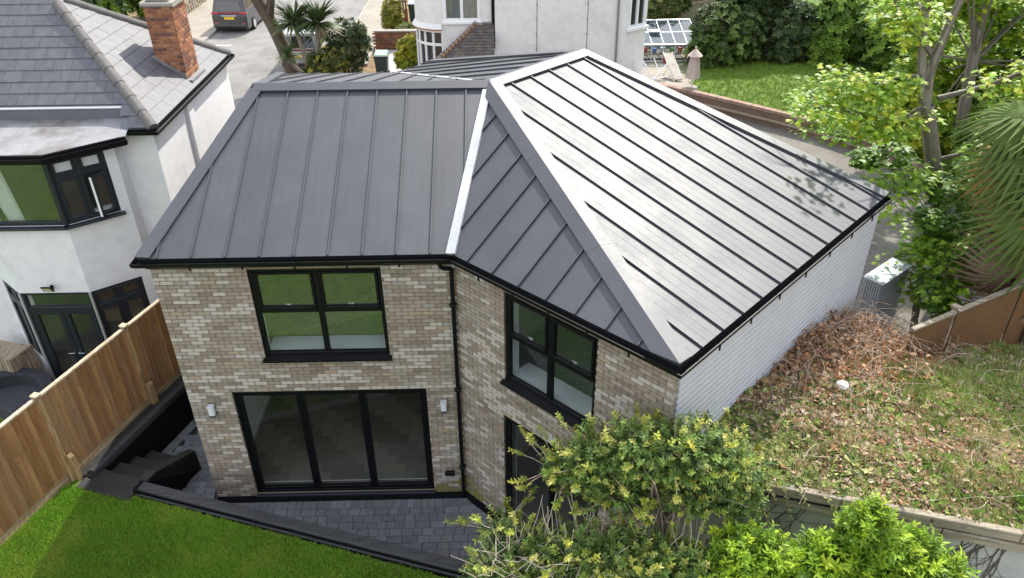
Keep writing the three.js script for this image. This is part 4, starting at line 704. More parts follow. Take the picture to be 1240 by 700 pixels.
{ // dead brambles against the flank wall
  const t = thing('bramble_heap', 'tangled heap of dead brambles against the pale flank wall', 'bramble', bankP(2.8, 3.4).toArray());
  const r = rng(64), at = () => { const tt = 1.9 + Math.sqrt(r()) * 3.5; return [0.514 * tt + 0.12 + r() * Math.sqrt(r()) * 2.4, tt]; };
  obj('cane', twigs(65, 330, (q) => { const [s, tt] = at(), a = q() * 6.28, l = 0.35 + q() * 0.8, p = bankP(s, tt), h = (0.1 + q() * 0.45) * Math.min(1, tt / 4); return [p, p.clone().add(V(Math.cos(a) * l * 0.4, h, Math.sin(a) * l * 0.4)), p.clone().add(V(Math.cos(a) * l + (q() - 0.5) * 0.2, h * (0.3 + q() * 0.9), Math.sin(a) * l))]; }, 0.007, 0.003), M.twig, t);
  const L = []; for (let i = 0; i < 6500; i++) { const [s, tt] = at(); L.push([mtx(bankP(s, tt, 0.03 + r() * r() * 0.4 * Math.min(1, tt / 4)), orient(V(r() - 0.5, r() - 0.2, r() - 0.5).normalize(), r() * 6.28), 0.6 + 0.7 * r()), palette([[0.46, 0.25, 0.12], [0.38, 0.18, 0.08], [0.55, 0.36, 0.22], [0.26, 0.14, 0.07]], r)]); }
  instanced('dead_leaf', G.dead, LMrough, L, t);
  const t2 = thing('fallen_twigs', 'scattered pale dry twigs lying on the raised bank', 'twigs', bankP(5, 2).toArray());
  obj('twig', twigs(66, 80, (q) => { const s = 1 + q() * 6, tt = 0.3 + q() * 4.4, p = bankP(Math.max(s, 0.514 * tt + 0.4), tt, 0.04), a = q() * 6.28, l = 0.25 + q() * 0.6; return [p, p.clone().add(V(Math.cos(a) * l * 0.5, 0.05 + q() * 0.12, Math.sin(a) * l * 0.5)), p.clone().add(V(Math.cos(a + 0.4) * l, 0.02 + q() * 0.1, Math.sin(a + 0.4) * l))]; }, 0.006, 0.002), M.twigPale, t2);
  stuff(t2);
}
{ const p = bankP(2.62, 2.35, 0.06), g = new THREE.IcosahedronGeometry(0.085, 3), a = g.attributes.position; for (let i = 0; i < a.count; i++) { const k = 0.75 + 0.5 * fbm(a.getX(i) * 18 + 9, a.getY(i) * 18 + a.getZ(i) * 12, 2); a.setXYZ(i, a.getX(i) * k * 1.2, a.getY(i) * k * 0.8, a.getZ(i) * k); } g.computeVertexNormals(); g.translate(p.x, p.y, p.z); tag(obj('white_stone', g, mat([0.72, 0.68, 0.64], 0.9, { map: T.fine })), 'single white stone lying among the weeds on the bank', 'stone'); }
for (const [s, t, k, lab] of [[4.82, 0.52, 1, 'leafy bright green seedling on the bank, behind a second one near the sleeper edge'], [4.86, 0.22, 0.9, 'leafy bright green seedling nearest to the timber sleeper edge'], [5.55, 0.55, 1.05, 'leafy bright green seedling on bare mossy ground beside dry grass']]) {
  const p = bankP(s, t), r = rng(Math.round(s * 100)), L = []; for (let i = 0; i < 26; i++) L.push([mtx(p.clone().add(V((r() - 0.5) * 0.16, 0.02 + r() * 0.16 * k, (r() - 0.5) * 0.16)), orient(V((r() - 0.5), 0.9, r() - 0.5).normalize(), r() * 6.28), 0.8 * k), palette([[0.13, 0.26, 0.02], [0.18, 0.3, 0.04]], r)]);
  const o = thing('seedling', lab, 'seedling', p.toArray(), 'seedlings on the bank'); instanced('leaves', G.lanceo, LM, L, o); }
{ // retaining wall with timber sleepers
  const F = new THREE.Matrix4().makeBasis(EU, UP, EV.clone().negate()).setPosition(E0), t = thing('sleeper_wall', 'weathered timber sleepers on a grey rendered retaining wall below the bank', 'retaining wall', [6, 0.7, 3.6]);
  obj('render_face', box(0.25, 11, 0.2, 3.2, -0.35, -0.05, F), mat([0.5, 0.5, 0.49], 0.95, { map: T.stain, bump: T.bumpCoarse, bs: 0.012 }), t);
  const r = rng(19);
  for (let k = 0; k < 5; k++) { const s = 0.3 + k * 2.2, j = (r() - 0.5) * 0.012; obj('sleeper', cbox(s, s + 2.19, 3.29 + j, 3.445 + j, -0.06, 0.05, 0.012, F), M.weathered, t); obj('sleeper', cbox(s - 0.9, s + 1.28, 3.125 + j, 3.265 + j, -0.05, 0.065 + j, 0.012, F), M.weathered, t); }
  obj('pipe', tube([V(0.2, 3.277, 0.06).applyMatrix4(F), V(3.2, 3.277, 0.062).applyMatrix4(F)], 0.012, 0.012, 6, 8), M.black, t);
}
{ // old ivy roots clinging to the render, and trailing strands of small pale leaves
  const F = new THREE.Matrix4().makeBasis(EU, UP, EV.clone().negate()).setPosition(E0), r = rng(23), t = thing('ivy_roots', 'dark branching ivy stems clinging to the grey rendered wall', 'ivy', V(5, 1.5, 0).applyMatrix4(F).toArray()), L = [];
  for (let k = 0; k < 52; k++) { const s = 1.4 + r() * 7.4; let p = V(s, 3.12 - r() * 0.1, -0.04), w = 0.0105 * (0.4 + r()); const grow = (p, a, len, w, d) => { const pts = [p.clone()]; let c = p.clone(); for (let i = 0; i < 4; i++) { c = c.clone().add(V(Math.sin(a) * len / 4 + (r() - 0.5) * 0.08, -Math.cos(a) * len / 4, 0)); pts.push(c); } L.push(tube(pts.map((q) => q.clone().applyMatrix4(F)), w, w * 0.5, 4, 6)); if (d < 2) for (let b = 0; b < 2; b++) grow(pts[1 + b * 2], a + (r() - 0.5) * 2.2, len * 0.6, w * 0.6, d + 1); }; grow(p, (r() - 0.5) * 1.2, 0.5 + r() * 0.9, w, 0); }
  obj('stem', L, mat([0.14, 0.11, 0.085], 0.95), t);
  const t2 = thing('trailing_creeper', 'strands of small cream leaved creeper hanging over the timber sleepers', 'creeper', V(1.6, 3.4, 0.06).applyMatrix4(F).toArray()), SL = [], LL = [];
  for (const [s, l] of [[1.35, 0.35], [1.75, 0.6], [1.95, 0.3], [2.3, 0.28], [2.62, 0.34], [1.5, 0.25]]) { const pts = []; for (let i = 0; i <= 5; i++) pts.push(V(s + i * 0.035 + (r() - 0.5) * 0.03, 3.47 - i / 5 * l, 0.075 + 0.02 * Math.sin(i))); SL.push(tube(pts.map((q) => q.applyMatrix4(F)), 0.004, 0.002, 4, 8)); for (let i = 0; i < 22; i++) { const p = pts[Math.floor(r() * 6)].clone().lerp(pts[Math.floor(r() * 6)], r()); LL.push([mtx(p, orient(V(r() - 0.5, r(), r()).normalize(), r() * 6.28), 0.5 + 0.3 * r()), palette([[0.55, 0.5, 0.25], [0.45, 0.44, 0.18], [0.3, 0.34, 0.1]], r)]); } }
  obj('stem', SL, M.twigPale, t2); instanced('leaves', G.leaf, LM, LL, t2);
}
{ // brown panel fence behind the bank
  const F = frame(Math.atan2(-1.09, 2.14), 8.0, 0, -0.29), t = thing('brown_fence', 'dark brown panel fence with grey capping rail behind the bank under the palm', 'fence', V(1.5, 2.4, 0).applyMatrix4(F).toArray());
  for (const [a, b] of [[0.0, 1.12], [1.22, 3.1], [3.2, 5]]) { obj('panel', cbox(a, b, 1.6, 3.48, -0.03, 0, 0.004, F), M.rustFence, t); obj('capping', cbox(a - 0.02, b + 0.02, 3.482, 3.53, -0.06, 0.03, 0.008, F), M.weathered, t); }
  for (const a of [1.17, 3.15]) { obj('post', cbox(a - 0.045, a + 0.045, 1.5, 3.58, -0.09, -0.032, 0.008, F), M.weathered, t); obj('post_cap', cbox(a - 0.065, a + 0.065, 3.582, 3.62, -0.12, 0.03, 0.01, F), M.weathered, t); }
}
{ // louvred metal cabinet on the drive strip
  const c = [[9.73, -4.79], [10.0, -4.41], [9.09, -3.5], [8.82, -3.84]], t = thing('metal_cabinet', 'tall pale metal cabinet with louvred end standing beside the flank wall', 'cabinet', [9.4, 0.3, -4.1]);
  const th = Math.atan2(c[2][1] - c[3][1], c[2][0] - c[3][0]), w = Math.hypot(c[2][0] - c[3][0], c[2][1] - c[3][1]), d = Math.hypot(c[0][0] - c[3][0], c[0][1] - c[3][1]), F = frame(th, c[3][0], 0, c[3][1]), gm = mat([0.58, 0.63, 0.7], 0.6, { map: T.metal }), dk = mat([0.06, 0.065, 0.075], 0.6);
  obj('body', cbox(0.03, w - 0.03, 0.3, 2.36, -d, -0.05, 0.01, F), gm, t);
  for (let k = 0; k < 5; k++) obj('top_panel', cbox(-0.02, w + 0.02, 2.365, 2.4, -d * (k + 1) / 5 + 0.006, -d * k / 5 - 0.003, 0.005, F), gm, t);
  for (let k = 0; k < 8; k++) obj('louvre', cbox(w * (k + 0.15) / 8, w * (k + 0.7) / 8, 0.35, 2.34, -0.05, 0.0, 0.008, F), gm, t);
}
{ // timber and rubbish in the dark strip
  const t = thing('leaning_plank', 'grey weathered plank leaning beside the metal cabinet', 'plank', [10.1, 0.3, -3.6]); obj('board', prism([V(10.05, 0.3, -3.3), V(10.25, 0.3, -3.35), V(10.5, 2.1, -4.3), V(10.3, 2.1, -4.25)], [V(10.05, 0.36, -3.34), V(10.25, 0.36, -3.39), V(10.5, 2.16, -4.34), V(10.3, 2.16, -4.29)]), M.weathered, t); obj('batten', tube([[10.1, 0.4, -3.25], [10.35, 2.0, -4.1]], 0.03, 0.03, 5, 4), M.weathered, t);
}

// ---------------------------------------------------------------- shrubs by the low wall
const VAR = { pal: [[0.1, 0.175, 0.035], [0.145, 0.235, 0.05], [0.07, 0.125, 0.032], [0.19, 0.28, 0.06], [0.27, 0.33, 0.08]], tip: [[0.46, 0.46, 0.07], [0.32, 0.38, 0.06], [0.52, 0.5, 0.14], [0.2, 0.29, 0.05]] };
shrub('evergreen_shrub', 'dense dark evergreen shrub with yellow tips hanging over the wall at the house corner', 'shrub', [2.9, 2.9, 3.3], [[2.0, 4.0, 3.25, 0.5, 0.42, 0.4, 0.9], [2.45, 4.25, 3.35, 0.45, 0.42, 0.4, 0.9], [2.9, 4.32, 3.45, 0.5, 0.36, 0.42, 0.85], [3.35, 4.18, 3.4, 0.48, 0.38, 0.4, 0.85], [3.72, 3.9, 3.35, 0.42, 0.38, 0.38, 0.85], [3.85, 3.5, 3.35, 0.32, 0.38, 0.32, 0.7], [2.3, 3.6, 3.45, 0.55, 0.28, 0.36, 0.45], [3.2, 3.7, 3.5, 0.55, 0.28, 0.36, 0.5], [1.62, 3.75, 3.2, 0.28, 0.22, 0.25, 0.5], [1.4, 3.85, 3.2, 0.16, 0.14, 0.16, 0.7]], { ...VAR, geo: G.bushy, dens: 330, seed: 201, size: 0.95, depth: 0.8, lump: 15, lump: 1, stems: 4, shoots: 90, bark: M.twig, group: 'evergreen shrubs by the patio' });
shrub('evergreen_shrub', 'leggy evergreen shrub with bare pale stems and yellow tips at the patio end', 'shrub', [2.0, 0.7, 4.1], [[0.95, 2.8, 3.85, 0.5, 0.34, 0.42, 0.7], [1.5, 2.95, 3.95, 0.5, 0.35, 0.4, 0.8], [0.6, 2.6, 3.9, 0.4, 0.3, 0.4, 0.6], [2.05, 3.05, 4.1, 0.45, 0.38, 0.4, 0.8], [2.55, 3.08, 4.2, 0.5, 0.4, 0.4], [3.1, 3.0, 4.25, 0.45, 0.4, 0.4], [0.65, 3.0, 3.5, 0.25, 0.22, 0.25, 0.35], [1.3, 2.35, 4.3, 0.7, 0.5, 0.5, 0.5], [2.3, 2.4, 4.4, 0.7, 0.5, 0.5], [3.1, 2.4, 4.4, 0.7, 0.5, 0.5]], { ...VAR, geo: G.bushy, dens: 260, seed: 202, size: 0.95, depth: 0.8, lump: 1, stems: 8, shoots: 110, bark: M.twigPale, group: 'evergreen shrubs by the patio' });
{ const t = thing('bare_stems', 'tangle of bare pale woody stems between the two evergreen shrubs', 'stems', [1.8, 1.5, 3.8]);
  obj('stem', [twigs(71, 60, (q) => { const s = V(1.2 + q() * 2.4, 2.3 + q() * 0.4, 3.9 + q() * 0.4), e = V(s.x + (q() - 0.5) * 0.7, 3.1 + q() * 0.6, 3.4 + q() * 0.3); return [s, s.clone().lerp(e, 0.5).add(V((q() - 0.5) * 0.25, (q() - 0.5) * 0.2, 0)), e]; }, 0.012, 0.005), twigs(72, 130, (q) => { const s = V(0.5 + q() * 1.5, 2.6 + q() * 0.55, 3.6 + q() * 0.75), a = q() * 6.28, l = 0.15 + 0.35 * q(); return [s, s.clone().add(V(Math.cos(a) * l * 0.5, 0.08 + q() * 0.1, Math.sin(a) * l * 0.5)), s.clone().add(V(Math.cos(a) * l, 0.1 + q() * 0.3, Math.sin(a) * l))]; }, 0.008, 0.003)], M.twigPale, t); }
const LIME = { pal: [[0.15, 0.27, 0.012], [0.21, 0.36, 0.014], [0.1, 0.19, 0.014], [0.27, 0.41, 0.018]], tip: [[0.37, 0.49, 0.025], [0.29, 0.43, 0.02]] };
shrub('lime_shrub', 'bright lime green privet bush in front of the rendered wall', 'shrub', [5.2, 0.7, 4.5], [[4.7, 3.3, 4.5, 0.5, 0.45, 0.4], [5.1, 3.85, 4.5, 0.3, 0.5, 0.3], [5.5, 3.4, 4.55, 0.55, 0.45, 0.4], [6.0, 3.15, 4.6, 0.5, 0.4, 0.4], [5.75, 3.55, 4.5, 0.22, 0.35, 0.22], [5.2, 2.9, 4.6, 1.2, 0.6, 0.6]], { ...LIME, geo: G.lanceo, dens: 190, seed: 203, size: 1.05, up: 1.0, stems: 4, group: 'lime green bushes below the bank' });
shrub('lime_shrub', 'bright lime green privet bush, lower and rounder, beside the yellow tipped shrub', 'shrub', [3.9, 0.7, 4.35], [[3.85, 3.15, 4.2, 0.5, 0.4, 0.4], [4.15, 2.9, 4.4, 0.55, 0.5, 0.4], [3.6, 2.8, 4.4, 0.5, 0.5, 0.4]], { ...LIME, geo: G.lanceo, dens: 190, seed: 204, size: 1.05, up: 1.0, stems: 4, group: 'lime green bushes below the bank' });

// ---------------------------------------------------------------- trees on the right
{
  const t = thing('sycamore_tree', 'young sycamore with pale forked trunk and fresh yellow green leaves by the drive', 'tree', [11.9, 0.3, -5.2], 'sycamores by the drive'), r = rng(300), L = [], tips = [];
  const trunk = [V(11.9, 0.2, -5.2), V(11.5, 1.4, -5.2), V(10.95, 3.2, -5.2), V(10.3, 4.85, -5.2), V(9.9, 5.85, -5.2)];
  L.push(tube(trunk, 0.2, 0.15, 10, 16));
  L.push(tube([V(9.9, 5.8, -5.2), V(9.62, 6.5, -5.2), V(9.45, 7.2, -5.2), V(9.28, 8.1, -5.2), V(9.2, 10.2, -5.3)], 0.12, 0.05, 8, 14), tube([V(9.88, 5.85, -5.2), V(9.75, 6.55, -5.15), V(9.8, 7.3, -5.1), V(9.95, 8.2, -5.1), V(10.5, 10.2, -5.2)], 0.12, 0.05, 8, 14));
  const limb = (pts, w, kids, leafy = true) => { L.push(tube(pts, w, w * 0.35, 6, 12)); const c = new THREE.CatmullRomCurve3(pts); for (let k = 0; k < kids; k++) { const u = 0.25 + 0.75 * (k + r()) / kids, p = c.getPoint(Math.min(1, u)), d = c.getTangent(Math.min(1, u)), a = r() * 6.28, e = p.clone().addScaledVector(d, 0.25 + r() * 0.4).add(V(Math.cos(a) * 0.45, (r() - 0.45) * 0.5, Math.sin(a) * 0.45)); L.push(tube([p, p.clone().lerp(e, 0.5).add(V(0, 0.06, 0)), e], w * 0.35, 0.006, 4, 5)); if (leafy) tips.push(p, e); } };
  limb([V(9.7, 6.5, -5.2), V(9.0, 6.55, -4.9), V(8.3, 6.5, -4.7), V(7.6, 6.75, -4.6)], 0.05, 9);
  limb([V(9.9, 5.9, -5.2), V(9.3, 5.7, -4.9), V(8.7, 5.75, -4.6), V(8.0, 5.95, -4.4)], 0.045, 9);
  limb([V(9.75, 6.9, -5.2), V(9.2, 7.4, -5.0), V(8.6, 7.9, -4.8), V(8.1, 8.6, -4.6)], 0.06, 6);
  limb([V(10.1, 6.0, -5.2), V(11.0, 6.3, -5.1), V(12.0, 6.9, -4.9), V(12.8, 7.8, -4.8)], 0.06, 9);
  limb([V(10.5, 4.6, -5.2), V(11.2, 5.1, -4.7), V(11.8, 6.0, -4.3), V(12.4, 7.2, -4.1)], 0.045, 9);
  limb([V(9.9, 5.6, -5.3), V(9.4, 4.9, -6.6), V(9.1, 4.6, -7.8), V(8.9, 4.9, -9.0)], 0.04, 10);
  limb([V(10.4, 4.6, -5.2), V(9.9, 4.6, -4.7), V(9.3, 4.6, -4.2), V(8.8, 4.35, -3.9)], 0.035, 7);
  limb([V(10.9, 3.4, -5.2), V(10.6, 3.4, -4.5), V(10.3, 3.3, -3.9), V(10.1, 3.0, -3.5)], 0.03, 8);
  limb([V(11.1, 2.9, -5.2), V(10.6, 2.7, -4.8), V(10.3, 2.4, -4.3), V(10.4, 2.0, -3.9)], 0.025, 7);
  limb([V(9.4, 7.8, -5.2), V(8.8, 8.6, -4.4), V(8.5, 9.4, -3.8), V(8.4, 10.2, -3.4)], 0.05, 10, false);
  limb([V(10.5, 8.2, -5.1), V(11.4, 8.9, -4.6), V(12.2, 9.6, -4.2)], 0.05, 8);
  limb([V(9.5, 7.2, -5.2), V(9.8, 7.8, -6.6), V(9.6, 8.4, -8.0), V(9.2, 8.8, -9.2)], 0.05, 9);
  limb([V(9.3, 9.2, -5.2), V(8.5, 9.9, -5.6), V(7.8, 10.2, -5.9)], 0.045, 8, false);
  obj('trunk', L, M.bark, t);
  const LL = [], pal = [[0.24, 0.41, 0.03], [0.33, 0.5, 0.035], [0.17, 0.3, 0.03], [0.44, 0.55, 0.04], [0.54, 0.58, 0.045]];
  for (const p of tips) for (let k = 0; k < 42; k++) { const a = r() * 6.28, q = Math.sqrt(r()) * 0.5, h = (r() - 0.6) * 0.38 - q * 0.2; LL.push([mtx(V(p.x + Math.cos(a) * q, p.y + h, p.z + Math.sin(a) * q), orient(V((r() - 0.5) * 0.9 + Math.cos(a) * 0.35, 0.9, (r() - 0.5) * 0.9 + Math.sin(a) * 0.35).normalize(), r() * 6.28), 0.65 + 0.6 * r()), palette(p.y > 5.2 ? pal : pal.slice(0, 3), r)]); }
  instanced('crown', G.maple, leafMat(0.45, 0.5), LL, t);
  // leafy low shoots round the foot of the trunk
  const t2 = thing('sycamore_sapling', 'low leafy sycamore shoots growing in front of the dark strip by the drive', 'sapling', [11.2, 0.3, -4.2]), L2_ = [], ST = [];
  for (const [x, y, z, rr] of [[10.6, 4.15, -4.6, 0.55], [10.2, 3.7, -4.1, 0.5], [10.5, 3.1, -3.9, 0.6], [11.2, 3.6, -4.3, 0.6], [10.7, 2.5, -3.6, 0.55], [10.45, 2.0, -3.4, 0.4], [11.6, 4.5, -5.0, 0.7], [12.0, 3.4, -4.6, 0.6], [9.5, 4.7, -5.3, 0.5], [9.1, 4.5, -5.6, 0.4]]) {
    ST.push(tube([[11.3, 0.3, -4.3], [11.0, y * 0.5, -4.2], [x, y, z]], 0.03, 0.008, 5, 8));
    for (let k = 0; k < 210; k++) { const a = r() * 6.28, u = 2 * r() - 1, s = Math.sqrt(1 - u * u), q = rr * (0.55 + 0.45 * r()); LL.length; L2_.push([mtx(V(x + s * Math.cos(a) * q, y + u * q * 0.6, z + s * Math.sin(a) * q), orient(V((r() - 0.5) * 0.7 + s * Math.cos(a) * 0.4, 0.9, (r() - 0.5) * 0.7 + s * Math.sin(a) * 0.4).normalize(), r() * 6.28), 0.8 + 0.6 * r()), palette([[0.14, 0.27, 0.035], [0.2, 0.35, 0.045], [0.1, 0.2, 0.025]], r)]); }
  }
  obj('stem', ST, M.bark, t2); instanced('foliage', G.maple, leafMat(0.4, 0.5), L2_, t2);
}
{ // taller sycamore further along the drive, most of its crown above the picture
  const t = thing('sycamore_tree', 'tall sycamore at the end of the curved brick wall, its crown over the drive', 'tree', [16, 0.3, -13.2], 'sycamores by the drive'), r = rng(330), L = [tube([V(16, 0.2, -13.2), V(15.8, 2.5, -13.2), V(15.5, 5, -13.2), V(15.2, 8, -13.3)], 0.24, 0.12, 10, 14)], blobs = [];
  for (const [x, y, z, q] of [[13.6, 7.4, -12.6, 1.3], [14.6, 8.6, -13.4, 1.6], [16.4, 8.2, -12.6, 1.5], [15.6, 6.2, -13.8, 1.2], [17.6, 6.8, -13, 1.3], [16.8, 5.4, -14, 1.2], [12.6, 8.2, -11.2, 1.1], [14.0, 6.6, -14.6, 1.0], [18.8, 7.6, -12.2, 1.3], [13.4, 8.6, -9.6, 1.0], [17.5, 4.2, -15, 1.3], [15.2, 4.7, -15.5, 1.2], [19.8, 5, -14.5, 1.4], [13.6, 5.4, -14.8, 1.0], [16.2, 3.4, -16, 1.1], [18.6, 3.2, -16.5, 1.3], [14.6, 3.6, -14.6, 0.9], [17.8, 5.6, -11.5, 1.2], [16.3, 4.4, -10.6, 1.0]]) { L.push(tube([V(15.6, 4.4, -13.2), V((15.5 + x) / 2, y - 0.9, (z - 13.2) / 2), V(x, y, z)], 0.04, 0.012, 6, 8)); blobs.push([x, y, z, q, q * 0.7, q, 0.75]); }
  obj('trunk', L, M.bark, t); instanced('crown', G.maple, leafMat(0.45, 0.5), blobLeaves(331, blobs, 95, 1.35, [[0.24, 0.41, 0.03], [0.33, 0.5, 0.035], [0.17, 0.3, 0.03], [0.5, 0.58, 0.04]], { depth: 0.8, up: 0.9, out: 0.3 }), t);
}
function fan(R, n, droop, seed) { const r = rng(seed), L = []; for (let i = 0; i < n; i++) { const a = (i / (n - 1) - 0.5) * 4.4, l = R * (0.8 + 0.2 * Math.cos(a * 0.7)) * (0.9 + 0.2 * r()), w = 0.042, d = V(Math.sin(a), 0, Math.cos(a)), s = V(Math.cos(a), 0, -Math.sin(a)); const P = (u, ww, k) => d.clone().multiplyScalar(l * u).addScaledVector(s, ww * k).setY(-droop * l * u * u + (k ? 0.0 : 0.02)); L.push([P(0.04, 0.008, -1), P(0.04, 0.008, 1), P(0.5, w, 1), P(0.5, w, 0)], [P(0.04, 0.008, -1), P(0.5, w, 0), P(0.5, w, -1)], [P(0.5, w, -1), P(0.5, w, 0), P(1, 0.004, 0)], [P(0.5, w, 0), P(0.5, w, 1), P(1, 0.004, 0)]); } return clean(faces(L)); }
{
  const t = thing('fan_palm', 'fan palm with drooping green fronds and a shaggy brown skirt of dead leaves', 'palm', [12.3, 0.3, -3.1]), r = rng(410), L = [tube([[12.3, 0.2, -3.1], [12.1, 3, -3.05], [11.75, 6.1, -3.0]], 0.24, 0.17, 10, 14)];
  obj('trunk', L, M.barkDark, t);
  const live = fan(1.05, 26, 0.75, 5), dead = fan(0.9, 24, 1.3, 6), PT = [], green = mat([0.085, 0.125, 0.03], 0.8, { side: true, spec: 0.4 }), gold = mat([0.24, 0.15, 0.035], 0.7, { side: true }), brown = mat([0.2, 0.145, 0.095], 0.85, { side: true });
  const put = (g, m, name, c, dir, roll, s = 1) => { const q = new THREE.Quaternion().setFromUnitVectors(V(0, 0, 1), dir.clone().normalize()), gg = g.clone(); gg.rotateZ(roll); gg.scale(s, s, s); gg.applyQuaternion(q); gg.translate(c.x, c.y, c.z); obj(name, gg, m, t); };
  const top = V(11.75, 6.2, -3.0);
  for (let k = 0; k < 20; k++) { const a = k * 2.4 + 0.3, el = 0.75 - (k / 20) * 1.35, d = V(Math.cos(a) * Math.cos(el), Math.sin(el), Math.sin(a) * Math.cos(el)), c = top.clone().addScaledVector(d, 0.75 + 0.3 * r()).add(V(0, -0.1, 0)); PT.push(tube([top, top.clone().lerp(c, 0.5).add(V(0, 0.08, 0)), c], 0.018, 0.012, 4, 5)); put(live, k % 4 === 3 || k > 15 ? gold : green, 'frond', c, d.clone().add(V(0, -0.25, 0)), (r() - 0.5) * 0.4, 1.05); }
  for (const [x, y, z, dx, dy, dz] of [[10.75, 6.1, -2.6, -0.6, -0.75, 0.45], [10.9, 5.2, -2.3, -0.55, -0.7, 0.6], [11.2, 4.7, -2.2, -0.5, -0.8, 0.5], [10.6, 6.7, -3.1, -0.8, -0.4, 0.2], [11.3, 6.0, -2.0, -0.1, -0.8, 0.6]]) { const c = V(x, y, z); PT.push(tube([top, top.clone().lerp(c, 0.5).add(V(0, 0.12, 0)), c], 0.018, 0.012, 4, 5)); put(live, green, 'frond', c, V(dx, dy, dz), (r() - 0.5) * 0.5, 1.1); }
  for (let k = 0; k < 46; k++) { const a = r() * 6.28, y = 2.6 + r() * 3.0, rad = 0.3 + r() * 0.3, cx = 12.05 - (y - 2.5) * 0.09, c = V(cx + Math.cos(a) * rad, y, -3.04 + Math.sin(a) * rad); put(dead, y > 4.6 && r() < 0.5 ? gold : brown, 'dead_frond', c, V(Math.cos(a) * 0.5, -1, Math.sin(a) * 0.5), (r() - 0.5) * 0.8, 0.8 + 0.3 * r()); }
  obj('petiole', PT, green, t); t.position.x -= 0.6; t.position.z += 0.9;
}
// dark evergreen growth behind the sycamore and the palm
const DARK = [[0.055, 0.095, 0.03], [0.08, 0.125, 0.04], [0.12, 0.17, 0.05], [0.045, 0.075, 0.028]], MID = [[0.16, 0.27, 0.035], [0.22, 0.34, 0.045], [0.11, 0.2, 0.035]], FRESH = [[0.3, 0.44, 0.03], [0.4, 0.52, 0.04], [0.2, 0.33, 0.03], [0.52, 0.55, 0.045]];
const far = (x, z, rx, ry, rz, y, label, pal, seed, o = {}) => shrub(o.name || 'hedge_shrub', label, o.cat || 'shrub', [x, o.g ?? 1.2, z], o.blobs || [[x, y, z, rx, ry, rz], [x - rx * 0.5, y - ry * 0.3, z + rz * 0.5, rx * 0.6, ry * 0.6, rz * 0.6], [x + rx * 0.45, y + ry * 0.2, z + rz * 0.3, rx * 0.6, ry * 0.6, rz * 0.5]], { geo: G.big, pal, dens: o.dens || 26, seed, size: o.size || 0.8, stems: 3, bark: M.barkDark, group: o.group || 'evergreen shrubs round the far lawn', tip: o.tip, mat: o.mat });
far(11.0, -24.6, 1.6, 1.5, 1.3, 2.2, 'broad ivy covered bush at the far lawn edge beside the greenhouse', [[0.06, 0.11, 0.02], [0.1, 0.17, 0.03], [0.15, 0.22, 0.05], [0.05, 0.08, 0.02]], 501, { dens: 40, size: 0.62 });
far(12.6, -26.2, 1.6, 2.6, 1.5, 3.2, 'tall dark conifer rising behind the ivy covered bush', DARK, 502, { dens: 34, size: 0.7 });
far(14.4, -24.9, 1.5, 1.5, 1.1, 2.2, 'dark rounded laurel at the back of the far lawn', DARK.concat([[0.07, 0.1, 0.04]]), 503, { dens: 36, size: 0.65 });
far(16.4, -24.6, 1.7, 2.2, 1.3, 2.8, 'laurel half hidden by the sycamore branches', MID, 504);
far(19, -23.5, 2.0, 2.6, 1.5, 3.0, 'dense green laurel behind the forked sycamore trunk', MID, 505);
far(22.2, -21.5, 2.2, 2.8, 1.6, 3.2, 'big evergreen bush furthest along the boundary behind the palm', MID, 506);
far(17.3, -17.3, 1.8, 2.0, 1.3, 2.6, 'fresh yellow green bush beyond the curved brick wall', FRESH, 507, { dens: 22, size: 0.7 });
far(19.3, -14.5, 2.0, 2.4, 1.5, 2.9, 'leafy mid green bush at the end of the curved brick wall', MID.concat(FRESH), 508);
far(16.2, -11.2, 1.5, 1.9, 1.4, 2.2, 'leafy bush beside the driveway under the sycamore', MID, 509, { g: 0.3, dens: 30, size: 0.7 });
far(15.0, -7.6, 1.5, 2.2, 1.5, 2.4, 'rounded bush behind the sycamore trunk at the drive edge', MID, 510, { g: 0.3 });
far(14.6, -4.2, 1.2, 2.0, 1.4, 2.2, 'ivy mass behind the palm trunk', MID, 511, { g: 0.3 });
far(15.4, -13.9, 1.0, 1.2, 0.9, 2.0, 'small fresh green bush hanging over the curved brick wall', FRESH, 512, { dens: 30, size: 0.6 });

